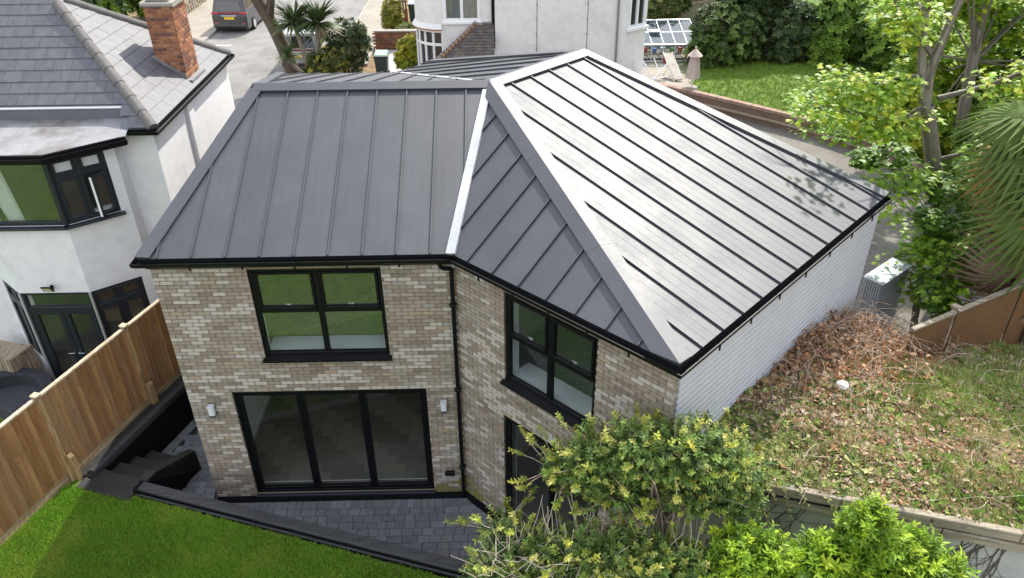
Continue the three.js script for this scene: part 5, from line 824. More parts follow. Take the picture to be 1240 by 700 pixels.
// ---------------------------------------------------------------- far garden beyond the brick wall
{
  const wl = [[4.3, -24.9], [6.77, -21.6], [8.95, -19.68], [11.04, -17.75], [12.9, -15.85], [13.8, -14.4], [14.2, -13.1], [14.3, -11.8]].map(([x, z]) => V(x, 0, z));
  const c = new THREE.CatmullRomCurve3(wl), pts = c.getPoints(44);
  const t = thing('brick_boundary_wall', 'long curved red brick boundary wall with brick coping along the driveway', 'wall', [10, 0.3, -18.6]), bm = mat([0.2, 0.135, 0.095], 0.92, { map: T.grain, bump: T.bumpFine, bs: 0.005 });
  obj('wall_face', sweep(pts, [[0.09, 0.2], [0.09, 1.22], [-0.09, 1.22], [-0.09, 0.2]], 1), bm, t);
  obj('plinth_course', sweep(pts, [[0.091, 0.9], [0.091, 0.98], [0.14, 0.95], [0.14, 0.9]], 1), mat([0.34, 0.28, 0.2], 0.92, { map: T.grain }), t);
  const len = c.getLength(), n = Math.floor(len / 0.1), cp = [[0.42, 0.28, 0.21], [0.37, 0.24, 0.17], [0.46, 0.32, 0.25]].map((q) => mat(q, 0.92, { map: T.fine })), r = rng(9);
  const cg = uvBox(clean(cbox(-0.043, 0.043, 1.225, 1.35, -0.13, 0.13, 0.01)));
  const P = c.getSpacedPoints(n); for (let i = 0; i < n; i++) { const p = P[i], q = P[i + 1]; const o = objRaw('coping_brick', cg, cp[Math.floor(r() * 3)], t); o.position.set((p.x + q.x) / 2 - t.position.x, -t.position.y, (p.z + q.z) / 2 - t.position.z); o.rotation.y = -Math.atan2(q.z - p.z, q.x - p.x); }
  // garden level behind it
  const sh = new THREE.Shape(); pts.forEach((p, i) => i ? sh.lineTo(p.x, -p.z) : sh.moveTo(p.x, -p.z)); sh.lineTo(60, 11.8); sh.lineTo(60, 60); sh.lineTo(4.3, 60);
  const g = new THREE.ExtrudeGeometry(sh, { depth: 0.6, bevelEnabled: false }); g.rotateX(-Math.PI / 2); g.translate(0, 0.58, 0); struct('far_lawn', g, M.lawn);
  const s2 = new THREE.Shape(); [[4.5, 24.8], [6.9, 21.75], [8.6, 20.3], [9.3, 22.2], [9.8, 27.6], [4.5, 27.6]].forEach(([x, z], i) => i ? s2.lineTo(x, z) : s2.moveTo(x, z)); const g2 = new THREE.ExtrudeGeometry(s2, { depth: 0.03, bevelEnabled: false }); g2.rotateX(-Math.PI / 2); g2.translate(0, 1.165, 0); struct('garden_terrace', g2, M.paving);
  const L = [], rg = rng(31); for (let i = 0; i < 9000; i++) { const x = 8.8 + rg() * 8, z = -13.8 - rg() * 10.5; const d = pts.reduce((m, p) => Math.min(m, Math.hypot(p.x - x, p.z - z)), 9), side = (x - 11.04) * 0.68 - (z + 17.75) * 0.73; if (side < 0.2 || d < 0.2) continue; L.push([mtx(V(x, 1.18, z), yawQ(rg() * 6.28), 0.35 + 0.4 * rg()), palette([[0.16, 0.28, 0.016], [0.2, 0.31, 0.022], [0.14, 0.26, 0.014], [0.25, 0.32, 0.035]], rg)]); }
  tag(stuff(instanced('far_lawn_grass', G.tuft, grassMat, L)), 'sunlit grass of the lawn beyond the curved brick wall', 'grass');
}
{ // closed parasol
  const t = thing('parasol', 'closed beige garden parasol standing on the terrace by the far lawn', 'parasol', [8.75, 1.2, -20.6]), m = mat([0.62, 0.50, 0.44], 0.9, { side: true, map: T.fine });
  obj('pole', cyl(0.025, 0.025, 1.6, 8.75, 1.2, -20.6, 8), M.whitePaint, t); obj('base', cyl(0.28, 0.24, 0.1, 8.75, 1.2, -20.6, 16), M.concrete, t);
  const g = new THREE.CylinderGeometry(0.16, 0.27, 0.85, 24, 6, true), p = g.attributes.position; for (let i = 0; i < p.count; i++) { const a = Math.atan2(p.getZ(i), p.getX(i)), k = 1 + 0.16 * Math.cos(a * 8); p.setX(i, p.getX(i) * k); p.setZ(i, p.getZ(i) * k); } g.computeVertexNormals(); g.translate(8.75, 2.1, -20.6); obj('canopy', g, m, t);
  const g2 = new THREE.ConeGeometry(0.3, 0.3, 16, 1, true); g2.translate(8.75, 2.72, -20.6); obj('canopy_top', g2, m, t); obj('finial', new THREE.SphereGeometry(0.05, 8, 6).translate(8.75, 2.9, -20.6), m, t);
}
{ // rotary clothes dryer, folded half open
  const t = thing('clothes_airer', 'white folding clothes airer with thin rails on the terrace', 'clothes airer', [7.5, 1.2, -22]), w = M.whitePaint, P = (a, b, r = 0.018) => tube([a, b], r, r, 5, 2);
  const A0 = V(6.85, 1.25, -21.75), A1 = V(7.25, 2.15, -22.0), B0 = V(7.4, 1.25, -22.4);
  for (let k = 0; k < 2; k++) { const o = V(0.35 * 0, 0, 0); }
  const L1 = V(6.9, 2.0, -21.9), L2b = V(7.35, 1.3, -21.5), D = V(-0.55, 0.05, -0.65);
  obj('frame', [P(L1, L2b, 0.025), P(L1.clone().add(D), L2b.clone().add(D), 0.025), P(V(7.3, 1.25, -21.6), V(8.2, 1.95, -22.3), 0.02), P(V(7.4, 1.25, -21.9), V(8.2, 1.95, -22.3), 0.02), P(V(7.5, 1.9, -22.6), V(7.75, 1.25, -21.8), 0.02), P(V(7.3, 1.28, -21.65), V(8.35, 1.35, -22.0), 0.025)], w, t);
  for (let k = 0; k < 9; k++) { const u = (k + 0.5) / 9, p = L1.clone().lerp(L2b, u); obj('rail', P(p, p.clone().add(D), 0.012), w, t); }
  const t2 = thing('garden_lounger', 'pale folding garden lounger leaning beside the clothes airer', 'lounger', [8.2, 1.2, -22.3]), m = mat([0.6, 0.53, 0.45], 0.9, { map: T.fine }); obj('canvas', prism([V(7.95, 2.0, -22.9), V(8.3, 2.0, -22.9), V(8.6, 1.25, -21.6), V(8.25, 1.25, -21.6)], [V(7.95, 2.05, -22.88), V(8.3, 2.05, -22.88), V(8.6, 1.3, -21.58), V(8.25, 1.3, -21.58)]), m, t2); obj('frame', [P(V(7.93, 2.08, -22.95), V(8.23, 1.2, -21.5)), P(V(8.32, 2.08, -22.95), V(8.62, 1.2, -21.5)), P(V(7.95, 1.2, -22.6), V(8.3, 1.75, -22.3)), P(V(8.6, 1.2, -22.6), V(8.4, 1.75, -22.3))], w, t2);
}
{ // greenhouse
  const t = thing('greenhouse', 'aluminium framed glass greenhouse with sloping glazed roof beyond the terrace', 'greenhouse', [8.6, 1.2, -25.5]), x0 = 7.2, x1 = 9.85, zf = -24.4, zb = -26.7, ye = 1.98, yr = 2.5, gl = new THREE.MeshPhysicalMaterial({ color: lin(0.72, 0.78, 0.82), roughness: 0.05, transmission: 1, thickness: 0, ior: 1.4 }), bar = (a, b, r = 0.03) => tube([a, b], r, r, 4, 2);
  for (let k = 0; k < 5; k++) for (let j = 0; j < 2; j++) { const a = x0 + (x1 - x0) * k / 5 + 0.03, b = x0 + (x1 - x0) * (k + 1) / 5 - 0.03, p = (u, x) => V(x, ye + (yr - ye) * u, zf + (zb - zf) * u), u0 = j / 2 + 0.02, u1 = (j + 1) / 2 - 0.02; obj('roof_pane', prism([p(u0, a), p(u0, b), p(u1, b), p(u1, a)], [p(u0, a), p(u0, b), p(u1, b), p(u1, a)].map((q) => q.add(V(0, 0.006, 0)))), gl, t); }
  const bars = []; for (let k = 0; k <= 5; k++) { const x = x0 + (x1 - x0) * k / 5; bars.push(bar(V(x, 1.2, zf), V(x, ye, zf)), bar(V(x, ye, zf), V(x, yr, zb)), bar(V(x, yr, zb), V(x, 1.2, zb))); }
  obj('frame', [...bars, bar(V(x0, ye, zf), V(x1, ye, zf), 0.045), bar(V(x0, yr, zb), V(x1, yr, zb), 0.045), bar(V(x0, (ye + yr) / 2, (zf + zb) / 2), V(x1, (ye + yr) / 2, (zf + zb) / 2)), bar(V(x0, 1.25, zf), V(x1, 1.25, zf))], M.alu, t);
  obj('vent', [cbox(x0 + 0.55, x0 + 1.05, 2.3, 2.34, -25.7, -25.3, 0.01)], M.alu, t);
  obj('back_panel', box(x0, x1, 1.2, yr - 0.05, zb - 0.03, zb - 0.01), mat([0.35, 0.38, 0.42], 0.6), t);
  obj('bench', [box(x0 + 0.1, x1 - 0.1, 1.5, 1.55, -25.3, -24.55), ...[0.15, 1.3, 2.5].map((d) => box(x0 + d, x0 + d + 0.06, 1.2, 1.5, -24.7, -24.6))], M.weathered, t);
  const r = rng(55); [[0.35, 0.04, 0.03], [0.08, 0.16, 0.35], [0.5, 0.5, 0.5], [0.1, 0.2, 0.05], [0.4, 0.1, 0.05], [0.2, 0.3, 0.45]].forEach((c, k) => { const x = x0 + 0.3 + k * 0.4; tag(obj('plant_pot', [cyl(0.08, 0.12, 0.2, x, 1.552, -24.8 + 0.1 * (k % 2), 10), new THREE.TorusGeometry(0.12, 0.015, 5, 12).rotateX(Math.PI / 2).translate(x, 1.75, -24.8 + 0.1 * (k % 2))], mat(c, 0.6)), ['red', 'dark blue', 'grey', 'green', 'rust coloured', 'pale blue'][k] + ' plant pot on the greenhouse bench', 'plant pot', 'plant pots in the greenhouse'); });
  tag(obj('red_crate', [...frameBars(8.3, 8.8, 1.2, 1.48, 0.04, -24.3, -24.27, I4), box(8.3, 8.8, 1.2, 1.46, -24.32, -24.3), box(8.3, 8.8, 1.2, 1.46, -24.38, -24.36)], mat([0.4, 0.05, 0.03], 0.6)), 'red plastic crate standing in front of the greenhouse', 'crate');
}
far(8.6, -28.3, 1.6, 0.9, 0.8, 2.9, 'pale leaved laurel bush growing behind the greenhouse', [[0.16, 0.2, 0.05], [0.24, 0.27, 0.09], [0.1, 0.14, 0.04]], 520, { dens: 40, size: 0.6 });
{ // house with brown tiled roof
  const t = thing('tiled_house', 'red brick house with brown pantiled roof far beyond the greenhouse', 'house', [11, 1.2, -33]), bm = mat([0.24, 0.11, 0.075], 0.92, { map: T.grain });
  obj('wall', box(7.5, 15, 1.2, 3.35, -37, -32.2), bm, t); const rf = part('roof', t), S = slope([V(7.2, 3.4, -31.9), V(14.3, 3.4, -31.9), V(12.6, 6.2, -35), V(7.2, 6.2, -35)], [0, -1, 1]), r = rng(88);
  obj('gutter', box(7.2, 14.3, 3.3, 3.4, -31.95, -31.82), M.black, t); obj('fascia', box(7.2, 14.3, 3.16, 3.3, -32.05, -31.98), M.whitePaint, t);
  const tm = [[0.3, 0.19, 0.13], [0.24, 0.145, 0.1], [0.36, 0.24, 0.17]].map((c) => mat(c, 0.9, { map: T.fine })), ds = S.poly.map((p) => p[1]), as = S.poly.map((p) => p[0]); let row = 0;
  obj('roof_deck', slab(S, S.poly, -0.1, -0.005), M.leadDark, rf);
  for (let d = Math.max(...ds); d > Math.max(...ds) - 2.8; d -= 0.3, row++) for (let a = Math.min(...as); a < Math.max(...as); a += 0.31) { const q = clipTo(rect(a + 0.01, a + 0.3, d - 0.34, d), S.poly); if (q.length < 3 || Math.abs(area2(q)) < 0.02) continue; const ac = a + 0.155; obj('roof_tile', slab(S, q, 0, (p) => 0.03 + (p[1] - d + 0.34) / 0.34 * 0.03 + 0.03 * Math.cos((p[0] - ac) * 12)), tm[Math.floor(r() * 3)], rf); }
  const sk = part('roof_window', t); obj('frame', slab(S, rect(...(() => { const c = S.to2(V(10.2, 4.6, -33.2)); return [c[0] - 0.6, c[0] + 0.6, c[1] - 0.5, c[1] + 0.5]; })()), 0.06, 0.12), M.alu, sk); obj('pane', slab(S, rect(...(() => { const c = S.to2(V(10.2, 4.6, -33.2)); return [c[0] - 0.5, c[0] + 0.5, c[1] - 0.42, c[1] + 0.42]; })()), 0.121, 0.13), M.carGlass, sk);
  const f = thing('back_fence', 'weathered brown board fence between the greenhouse and the tiled house', 'fence', [11.5, 1.2, -29.4]), n = 22; for (let k = 0; k < n; k++) { const u = k / n, x = 9.9 + u * 3.6, z = -28.6 - u * 2.4; obj('board', cbox(0, 0.19, 1.2, 2.75 + 0.02 * (k % 3), -0.01, 0.012, 0.004, frame(Math.atan2(-2.4, 3.6), x, 0, z)), M.weathered, f); }
  obj('rail', [cbox(0, 4.3, 1.6, 1.68, -0.06, -0.012, 0.004, frame(Math.atan2(-2.4, 3.6), 9.9, 0, -28.6)), cbox(0, 4.3, 2.4, 2.48, -0.06, -0.012, 0.004, frame(Math.atan2(-2.4, 3.6), 9.9, 0, -28.6))], M.weathered, f);
}

// ---------------------------------------------------------------- white house behind
{
  const t = thing('rendered_house', 'large pale roughcast house with white framed windows behind the metal roof', 'house', [2.5, 0.3, -24]);
  obj('wall', [box(0.7, 6.1, 0.2, 8, -29, -22), box(-1.5, 0.7, 0.2, 3.55, -29, -22.35), box(-1.5, 0.7, 5.3, 8, -29, -22.35), box(-1.5, -1.42, 3.55, 5.3, -29, -22.35), box(0.1, 0.7, 3.55, 5.3, -29, -22.35), box(-1.42, 0.1, 3.55, 5.3, -29, -23.4)], M.render2, t);
  obj('movement_joint', [2.42, 4.5].map((x) => box(x - 0.02, x + 0.02, 0.3, 8, -22.01, -21.992)), mat([0.3, 0.29, 0.27], 0.9), t);
  obj('fixing', [2.42, 4.5].flatMap((x) => [1.9, 2.5, 3.1, 3.7, 4.3].map((y) => box(x - 0.05, x + 0.0, y, y + 0.05, -22.02, -21.985))), mat([0.2, 0.19, 0.17], 0.9), t);
  const dp = part('downpipe', t); obj('pipe', tube([[0.62, 0.3, -22.28], [0.62, 8, -22.28]], 0.06, 0.06, 8, 4), M.black, dp);
  const d2 = part('soil_pipe', t); obj('pipe', [tube([[5.75, 1.6, -21.94], [5.7, 8, -21.94]], 0.045, 0.045, 8, 4), tube([[5.75, 1.65, -21.94], [5.8, 1.45, -21.93], [6.0, 1.45, -21.93], [6.02, 1.6, -21.93], [5.8, 1.62, -21.93]], 0.03, 0.03, 6, 10)], mat([0.2, 0.2, 0.2], 0.6), d2);
  const w = part('window', t), F = frame(0, 0, 0, -22.35);
  obj('frame', [...frameBars(-1.42, 0.1, 3.6, 5.3, 0.12, -0.1, 0.02, F), cbox(-0.72, -0.6, 3.72, 5.2, -0.1, 0.02, 0.01, F)], M.upvc, w); obj('sill', cbox(-1.5, 0.18, 3.5, 3.6, -0.1, 0.1, 0.01, F), M.upvc, w);
  for (const [a, b] of [[-1.3, -0.72], [-0.6, -0.02]]) { obj('pane', box(a, b, 3.72, 5.2, -0.05, -0.045, F), M.glass, w); const cg = new THREE.PlaneGeometry(0.22, 1.5, 20, 1), cp = cg.attributes.position; for (let i = 0; i < cp.count; i++) cp.setZ(i, 0.03 * Math.sin(cp.getX(i) * 70)); cg.computeVertexNormals(); cg.translate(a < -1 ? a + 0.14 : b - 0.14, 4.45, -22.6); obj('curtain', cg, mat([0.45, 0.44, 0.38], 0.9, { side: true }), w); }
  // rounded bay end on the left
  const arc = (r, y0, y1, n = 14, r1 = r) => { const L = []; for (let k = 0; k < n; k++) { const p = (a, y, q) => V(-1.5 - Math.sin(a) * q, y, -23.55 + Math.cos(a) * q), a0 = k / n * 1.7, a1 = (k + 1) / n * 1.7; L.push([p(a0, y0, r), p(a1, y0, r), p(a1, y1, r1), p(a0, y1, r1)]); } return faces(L); };
  const bay = part('round_bay', t);
  obj('bay_wall', [arc(1.2, 3.5, 8), arc(1.34, 3.3, 3.5, 14, 1.2)], M.render2, bay); obj('bay_drip', arc(1.36, 3.26, 3.31, 14, 1.35), M.redBricks[0], bay);
  obj('bay_base', arc(1.15, 0.3, 1.2), M.render2, bay); obj('bay_glazing', arc(1.13, 1.2, 3.28), M.carGlass, bay);
  for (let k = 0; k <= 5; k++) { const a = k / 5 * 1.7, x = -1.5 - Math.sin(a) * 1.16, z = -23.55 + Math.cos(a) * 1.16; obj('bay_mullion', tube([[x, 1.2, z], [x, 3.3, z]], 0.06, 0.06, 4, 2), M.upvc, bay); }
  obj('bay_transom', [arc(1.2, 2.6, 2.72), arc(1.2, 3.15, 3.27), arc(1.2, 1.2, 1.32)], M.upvc, bay);
  // lean-to roof with bonnet hip
  const lr = part('lean_to_roof', t), e = [V(-1.75, 2.35, -20.6), V(0.66, 2.35, -20.6), V(0.66, 3.52, -22.33), V(-0.05, 3.52, -22.33)], S = slope(e, [0, -1, 1]), tm = [[0.12, 0.1, 0.085], [0.15, 0.125, 0.105], [0.1, 0.085, 0.075]].map((c) => mat(c, 0.9, { map: T.slate })), r = rng(71), ds = S.poly.map((p) => p[1]), as = S.poly.map((p) => p[0]);
  obj('roof_deck', slab(S, S.poly, -0.1, -0.003), M.leadDark, lr);
  let row = 0; for (let d = Math.max(...ds); d > Math.min(...ds); d -= 0.16, row++) for (let a = Math.min(...as) - (row % 2) * 0.12; a < Math.max(...as); a += 0.24) { const q = clipTo(rect(a + 0.004, a + 0.236, d - 0.2, d), S.poly); if (q.length < 3 || Math.abs(area2(q)) < 0.008) continue; obj('tile', slab(S, q, 0, (p) => 0.012 + (p[1] - d + 0.2) / 0.2 * 0.025), tm[Math.floor(r() * 3)], lr); }
  for (let k = 0; k < 13; k++) { const p = e[0].clone().lerp(e[3], (k + 0.5) / 13), g = new THREE.CylinderGeometry(0.07, 0.12, 0.19, 8); g.applyQuaternion(new THREE.Quaternion().setFromUnitVectors(UP, e[3].clone().sub(e[0]).normalize())); g.translate(p.x, p.y + 0.03, p.z); obj('bonnet_tile', g, mat([0.3, 0.2, 0.13], 0.9, { map: T.slate }), lr); }
  obj('flashing', [cbox(-0.1, 0.68, 3.52, 3.58, -22.36, -22.25, 0.01), tube([V(-1.8, 2.42, -20.75), V(-0.1, 3.6, -22.3)], 0.05, 0.05, 5, 3)], M.lead, lr);
  obj('lean_to_wall', [box(-1.5, 0.68, 0.2, 2.3, -20.85, -20.75), box(0.6, 0.69, 0.2, 2.6, -22, -20.85)], M.render2, t);
  // canted bay on the right corner
  const F2 = frame(Math.atan2(-0.65, 0.95), 6.1, 0, -22.0), b2 = part('corner_bay', t);
  obj('bay_wall', wallShape(0, 1.15, 0.9, 8, [[0.12, 1.05, 3.3, 4.7]], -0.25, -0.0, F2), M.render2, b2); obj('frame', [...frameBars(0.12, 1.05, 3.3, 4.7, 0.1, -0.12, 0.03, F2), cbox(0.53, 0.64, 3.4, 4.6, -0.12, 0.03, 0.01, F2)], M.upvc, b2); obj('sill', cbox(0.05, 1.2, 3.18, 3.3, -0.1, 0.12, 0.01, F2), M.upvc, b2); obj('pane', [box(0.22, 0.53, 3.4, 4.6, -0.06, -0.055, F2), box(0.64, 0.95, 3.4, 4.6, -0.06, -0.055, F2)], M.carGlass, b2);
  obj('bay_return', box(6.1, 7.05, 0.9, 8, -27, -22.66), M.render2, b2); obj('bay_post', [box(6.5, 6.6, 0.3, 1.0, -22.5, -22.4), box(6.9, 7.0, 0.3, 1.0, -22.7, -22.6)], M.upvc, b2);
}
// ---------------------------------------------------------------- front garden and street on the left
struct('front_path', box(-5.0, -3.0, 0.2, 0.33, -30.2, -22), M.flag);
struct('front_grass', [box(-5.3, -2, 0.2, 0.36, -36, -30.6)], M.lawn);
{ const t = thing('front_brick_wall', 'low red brick front garden wall with concrete coping beside the pale path', 'wall', [-3.8, 0.3, -30.4]), bm = mat([0.17, 0.075, 0.045], 0.92, { map: T.grain, bump: T.bumpFine, bs: 0.006 }), r = rng(47);
  obj('core', box(-5.5, -1.8, 0.3, 1.2, -30.52, -30.33), M.redMortar, t); for (let y = 0.31, c = 0; y < 1.17; y += 0.085, c++) for (let x = -5.52 - (c % 2) * 0.13; x < -1.85; x += 0.26) obj('brick', box(x, Math.min(x + 0.245, -1.8), y, y + 0.074, -30.4, -30.322 + r() * 0.004), [M.redBricks[0], M.redBricks[2], M.redBricks[4], bm][Math.floor(r() * 4)], t);
  obj('coping', cbox(-5.58, -1.75, 1.2, 1.28, -30.6, -30.25, 0.02), M.concrete, t); }
const flower = [[0.16, 0.2, 0.04], [0.3, 0.28, 0.05], [0.12, 0.16, 0.05], [0.45, 0.3, 0.3]];
far(-4.9, -33.2, 0.55, 0.9, 0.5, 1.5, 'yellow leaved upright shrub behind the front brick wall', [[0.3, 0.3, 0.05], [0.2, 0.22, 0.04], [0.38, 0.34, 0.08]], 531, { g: 0.36, dens: 60, size: 0.45, group: 'front garden shrubs' });
far(-3.9, -31.6, 0.75, 0.4, 0.45, 0.9, 'low pink flowering shrub just behind the front brick wall', flower, 532, { g: 0.36, dens: 70, size: 0.4, group: 'front garden shrubs' });
far(-3.05, -25.6, 0.85, 0.75, 0.8, 1.45, 'rounded golden yellow shrub beside the pale front path', [[0.34, 0.34, 0.02], [0.44, 0.4, 0.03], [0.22, 0.26, 0.02]], 533, { g: 0.3, dens: 90, size: 0.42, group: 'front garden shrubs' });
far(-2.3, -24.9, 0.6, 0.45, 0.5, 1.2, 'small grey green shrub tucked against the golden shrub', [[0.12, 0.18, 0.07], [0.16, 0.2, 0.08]], 534, { g: 0.3, dens: 80, size: 0.4, group: 'front garden shrubs' });
far(-6.0, -25.3, 1.0, 1.3, 0.8, 1.9, 'loose spreading viburnum beside the cabbage palm', [[0.05, 0.09, 0.03], [0.09, 0.13, 0.04], [0.04, 0.07, 0.03], [0.2, 0.2, 0.08]], 535, { g: 0.3, dens: 40, size: 0.5, group: 'front garden shrubs' });
far(-6.9, -24.4, 0.9, 0.9, 0.7, 1.3, 'dark low bush at the foot of the cabbage palm', [[0.05, 0.08, 0.02], [0.08, 0.11, 0.03], [0.3, 0.28, 0.05]], 536, { g: 0.3, dens: 50, size: 0.5, group: 'front garden shrubs' });
function bin(x, z, label, m, lid) { const t = thing('wheelie_bin', label, 'bin', [x, 0.3, z], 'wheelie bins'); const q = (w, d, y) => [V(x - w, y, z - d), V(x + w, y, z - d), V(x + w, y, z + d), V(x - w, y, z + d)]; obj('body', prism(q(0.24, 0.27, 0.36), q(0.3, 0.36, 1.35)), m, t); obj('rim', cbox(x - 0.33, x + 0.33, 1.28, 1.35, z - 0.38, z + 0.4, 0.02), m, t); obj('lid', prism([V(x - 0.32, 1.36, z - 0.38), V(x + 0.32, 1.36, z - 0.38), V(x + 0.32, 1.36, z + 0.42), V(x - 0.32, 1.36, z + 0.42)], [V(x - 0.28, 1.47, z - 0.36), V(x + 0.28, 1.47, z - 0.36), V(x + 0.28, 1.42, z + 0.38), V(x - 0.28, 1.42, z + 0.38)]), lid, t); for (const s of [-1, 1]) { const g = new THREE.CylinderGeometry(0.11, 0.11, 0.06, 14); g.rotateZ(Math.PI / 2); g.translate(x + s * 0.26, 0.41, z - 0.3); obj('wheel', g, M.rubber, t); } obj('handle', tube([V(x - 0.25, 1.36, z - 0.42), V(x + 0.25, 1.36, z - 0.42)], 0.018, 0.018, 6, 2), m, t); }
const binG = mat([0.02, 0.035, 0.028], 0.5), lidG = mat([0.3, 0.4, 0.34], 0.5), lidW = mat([0.5, 0.52, 0.54], 0.45);
bin(-4.62, -25.7, 'wheelie bin with pale green lid on the path beside the viburnum', binG, lidG); bin(-4.0, -36.2, 'dark wheelie bin with grey lid beside the low picket fence', binG, lidW); bin(-3.3, -36.2, 'dark wheelie bin with pale green lid next to the rendered house', binG, lidG);
{ const t = thing('picket_fence', 'short brown picket fence on a low brick plinth beside the bins', 'fence', [-4.9, 0.36, -36.3]); obj('plinth', box(-5.35, -4.4, 0.3, 1.0, -36.4, -36.2), M.redBricks[2], t); for (let k = 0; k < 6; k++) obj('picket', cbox(-5.32 + k * 0.16, -5.23 + k * 0.16, 1.0, 1.55, -36.33, -36.29, 0.01), M.barkDark, t); obj('rail', cbox(-5.35, -4.4, 1.4, 1.48, -36.29, -36.25, 0.01), M.barkDark, t); }
{ const t = thing('stone_wall', 'rough yellow stone garden wall along the far pavement', 'wall', [-18.1, 0.3, -40]), r = rng(62); obj('core', box(-18.3, -17.95, 0.2, 1.1, -52, -34), M.soil, t); for (let y = 0.32; y < 1.1; y += 0.2) for (let z = -44; z < -34; z += 0.42) obj('stone', cbox(-17.98, -17.88 + r() * 0.05, y, y + 0.18, z + r() * 0.05, z + 0.38, 0.03), [M.paving, M.weathered, mat([0.4, 0.3, 0.17], 0.95, { map: T.grain })][Math.floor(r() * 3)], t); }
far(-19.6, -38.5, 1.4, 1.6, 1.6, 2.0, 'leafy garden bush behind the stone wall', MID.concat(FRESH), 541, { g: 0.3, group: 'front garden shrubs' });
far(-21.5, -35.6, 1.5, 1.5, 1.6, 1.8, 'dark garden bush behind the stone wall and the slate roof', DARK.concat(MID), 542, { g: 0.3, group: 'front garden shrubs' });
struct('road_marking', [box(-14.9, -13.4, 0.3, 0.304, -31.62, -31.5)].concat([box(-16.9, -15.2, 0.41, 0.414, -32.2, -32.05)]), M.whitePaint);
// cars
function car(x, z, turn, paint, label, plate) {
  const t = thing('parked_car', label, 'car', [x, 0.3, z], 'cars parked along the street'), F = frame(turn, x, 0.3, z);   // local x to the car's right, local z to its rear (towards the camera)
  const wd = 0.98, sec = [[-2.55, 0.35], [-2.6, 0.7], [-2.45, 0.92], [-1.35, 1.08], [-0.6, 1.72], [0.2, 1.86], [1.7, 1.84], [2.2, 1.7], [2.42, 1.05], [2.5, 0.9], [2.52, 0.4], [2.4, 0.28], [-2.4, 0.26]];
  const sh = new THREE.Shape(sec.map(([a, b]) => new THREE.Vector2(a, b))), g = new THREE.ExtrudeGeometry(sh, { depth: wd * 2 - 0.24, bevelEnabled: true, bevelSize: 0.1, bevelThickness: 0.12, bevelSegments: 4 }); g.translate(0, 0, -(wd - 0.12)); const p = g.attributes.position; // x forward axis -> local z; z -> local x
  for (let i = 0; i < p.count; i++) { const a = p.getX(i), y = p.getY(i), b = p.getZ(i), k = y > 1.0 ? 1 - (y - 1.0) * 0.2 : 1; p.setXYZ(i, b * k, y, a); } g.computeVertexNormals(); g.applyMatrix4(F); obj('body', g, paint, t);
  const q = (pts) => prism(pts.map((v) => V(...v).applyMatrix4(F)), pts.map(([a, b, c]) => V(a, b + 0.005, c + 0.02).applyMatrix4(F)));
  obj('rear_window', q([[-0.72, 1.18, 2.5], [0.72, 1.18, 2.5], [0.6, 1.68, 2.335], [-0.6, 1.68, 2.335]]), M.carGlass, t);
  for (const s of [-1, 1]) { const sw = [[-1.2, 1.12], [-0.55, 1.66], [0.3, 1.76], [1.9, 1.72], [2.2, 1.2]], X = (y, e) => s * ((wd) * (1 - Math.max(0, y - 1.0) * 0.2) + e); obj('side_window', prism(sw.map(([a, b]) => V(X(b, 0.0), b, a).applyMatrix4(F)), sw.map(([a, b]) => V(X(b, 0.012), b, a).applyMatrix4(F))), M.carGlass, t);
    const tl = mat([0.45, 0.01, 0.015], 0.2, { coat: 1 }); obj('tail_light', cbox(s > 0 ? 0.6 : -0.98, s > 0 ? 0.98 : -0.6, 1.03, 1.14, 2.5, 2.58, 0.02, F), tl, t); obj('reflector', cbox(s * 0.75 - 0.1, s * 0.75 + 0.1, 0.52, 0.57, 2.6, 2.635, 0.008, F), tl, t);
    for (const a of [-1.5, 1.55]) { const w = part('wheel', t), c = V(s * 0.95, 0.34, a).applyMatrix4(F), ty = new THREE.TorusGeometry(0.26, 0.095, 8, 20).rotateY(Math.PI / 2 - turn).translate(c.x, c.y, c.z); obj('tyre', ty, M.rubber, w); const rm = new THREE.CylinderGeometry(0.23, 0.23, 0.16, 16).rotateZ(Math.PI / 2).rotateY(-turn).translate(c.x, c.y, c.z); obj('rim', rm, M.alu, w); }
    obj('mirror', cbox(s > 0 ? 0.98 : -1.18, s > 0 ? 1.18 : -0.98, 1.05, 1.2, -0.95, -0.8, 0.03, F), paint, t); }
  obj('light_bar', cbox(-0.6, 0.6, 1.06, 1.11, 2.5, 2.565, 0.01, F), mat([0.35, 0.01, 0.015], 0.25), t); obj('bumper', cbox(-0.92, 0.92, 0.34, 0.5, 2.45, 2.66, 0.05, F), mat([0.05, 0.05, 0.052], 0.5), t);
  obj('chrome_strip', cbox(-0.42, 0.42, 0.93, 0.97, 2.585, 2.625, 0.01, F), M.chrome, t); obj('number_plate', cbox(-0.28, 0.28, 0.76, 0.89, 2.6, 2.628, 0.006, F), plate, t); obj('roof_rail', [tube([V(-0.72, 1.9, -0.4).applyMatrix4(F), V(-0.72, 1.93, 1.6).applyMatrix4(F)], 0.02, 0.02, 5, 3), tube([V(0.72, 1.9, -0.4).applyMatrix4(F), V(0.72, 1.93, 1.6).applyMatrix4(F)], 0.02, 0.02, 5, 3)], M.black, t);
}
const paintM = (c) => mat(c, 0.35, { metal: 0.4, coat: 1, coatR: 0.05 });
car(-13.9, -36.6, 0.05, paintM([0.035, 0.034, 0.036]), 'dark grey people carrier parked at the kerb of the street', mat([0.75, 0.5, 0.02], 0.5)); car(-8.55, -29.0, 0, paintM([0.5, 0.52, 0.54]), 'silver car parked behind the leaning street tree', mat([0.75, 0.5, 0.02], 0.5));
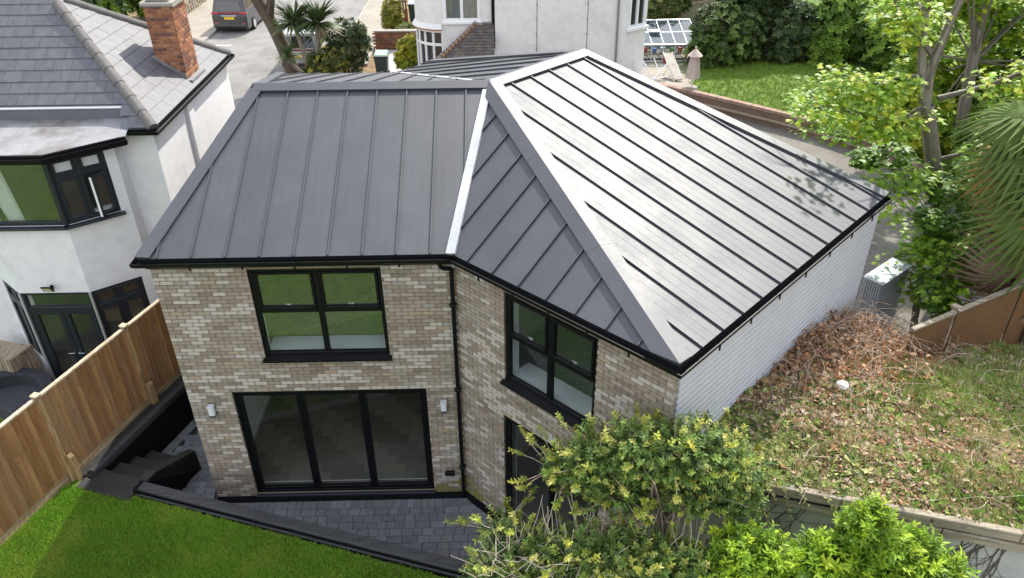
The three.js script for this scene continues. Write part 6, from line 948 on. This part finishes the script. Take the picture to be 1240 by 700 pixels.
{ // street tree
  const t = thing('street_tree', 'old street tree with thick leaning dark trunk beside the silver car', 'tree', [-8.6, 0.3, -25]), r = rng(600), L = [tube([[-8.55, 0.2, -25], [-8.75, 1.4, -25], [-9.2, 2.9, -25], [-9.8, 4.3, -25], [-10.1, 6, -25]], 0.34, 0.22, 10, 18), tube([[-9.3, 3.2, -25], [-8.9, 4.5, -24.8], [-8.3, 6.2, -24.6]], 0.2, 0.1, 8, 10), tube([[-9.8, 4.3, -25], [-11, 5.2, -25.2], [-12.2, 5.8, -25.4]], 0.14, 0.05, 6, 8), tube([[-8.7, 4.9, -24.8], [-7.4, 5.2, -24.6], [-6.2, 5.1, -24.4]], 0.1, 0.04, 6, 8)];
  obj('trunk', L, M.barkDark, t);
  instanced('crown', G.mid, LM, blobLeaves(601, [[-11.6, 5.5, -25.3, 1.5, 0.9, 1.2, 0.6], [-9.3, 6.9, -25, 2.4, 1.4, 2, 0.7], [-6.4, 5.2, -24.5, 1.2, 0.75, 1, 0.7], [-7.6, 6.3, -24.7, 1.6, 1, 1.3, 0.7], [-12.6, 6.6, -25.4, 1.4, 0.9, 1.3, 0.7]], 26, 1.5, FRESH, { depth: 0.9 }), t);
}
{ // cabbage palm
  const t = thing('cabbage_palm', 'cabbage palm with two spiky green heads in front of the street', 'palm', [-7.7, 0.3, -24.4]), r = rng(610);
  obj('trunk', [tube([[-7.7, 0.2, -24.4], [-7.75, 1.2, -24.4], [-8.0, 2.6, -24.4], [-8.1, 3.1, -24.4]], 0.14, 0.09, 8, 12), tube([[-7.7, 0.9, -24.4], [-7.35, 1.6, -24.3], [-7.1, 2.6, -24.2], [-7.05, 3.1, -24.2]], 0.12, 0.09, 8, 12), tube([[-7.7, 0.7, -24.4], [-8.3, 1.2, -24.3], [-8.55, 1.7, -24.2]], 0.09, 0.07, 6, 8)], M.bark, t);
  const leaf = clean(faces([[V(-0.025, 0, 0), V(0.025, 0, 0), V(0.035, 0.1, 0.5), V(-0.035, 0.1, 0.5)], [V(-0.035, 0.1, 0.5), V(0.035, 0.1, 0.5), V(0, 0.02, 1)]]));
  for (const [x, y, z, R, n] of [[-8.1, 3.15, -24.4, 1.15, 260], [-7.05, 3.15, -24.2, 1.15, 260], [-8.55, 1.75, -24.2, 0.75, 110]]) { const LL = []; for (let k = 0; k < n; k++) { const a = r() * 6.28, u = -0.55 + 1.5 * r(), el = Math.min(1.45, Math.max(-0.9, u)), d = V(Math.cos(a) * Math.cos(el), Math.sin(el), Math.sin(a) * Math.cos(el)), q = new THREE.Quaternion().setFromUnitVectors(V(0, 0, 1), d); LL.push([mtx(V(x, y, z), q, R * (0.8 + 0.4 * r())), palette(u < -0.3 ? [[0.2, 0.17, 0.09], [0.12, 0.14, 0.06]] : [[0.08, 0.13, 0.04], [0.12, 0.17, 0.06], [0.06, 0.1, 0.035]], r)]); } instanced('leaf_head', leaf, mat([1, 1, 1], 0.5, { side: true }), LL, t); }
}

const renderer = new THREE.WebGLRenderer({ antialias: true });
renderer.setSize(1024, 578); renderer.toneMapping = THREE.LinearToneMapping; renderer.toneMappingExposure = EXPOSURE;
renderer.shadowMap.enabled = true; renderer.outputColorSpace = THREE.SRGBColorSpace;
renderer.render(scene, camera);
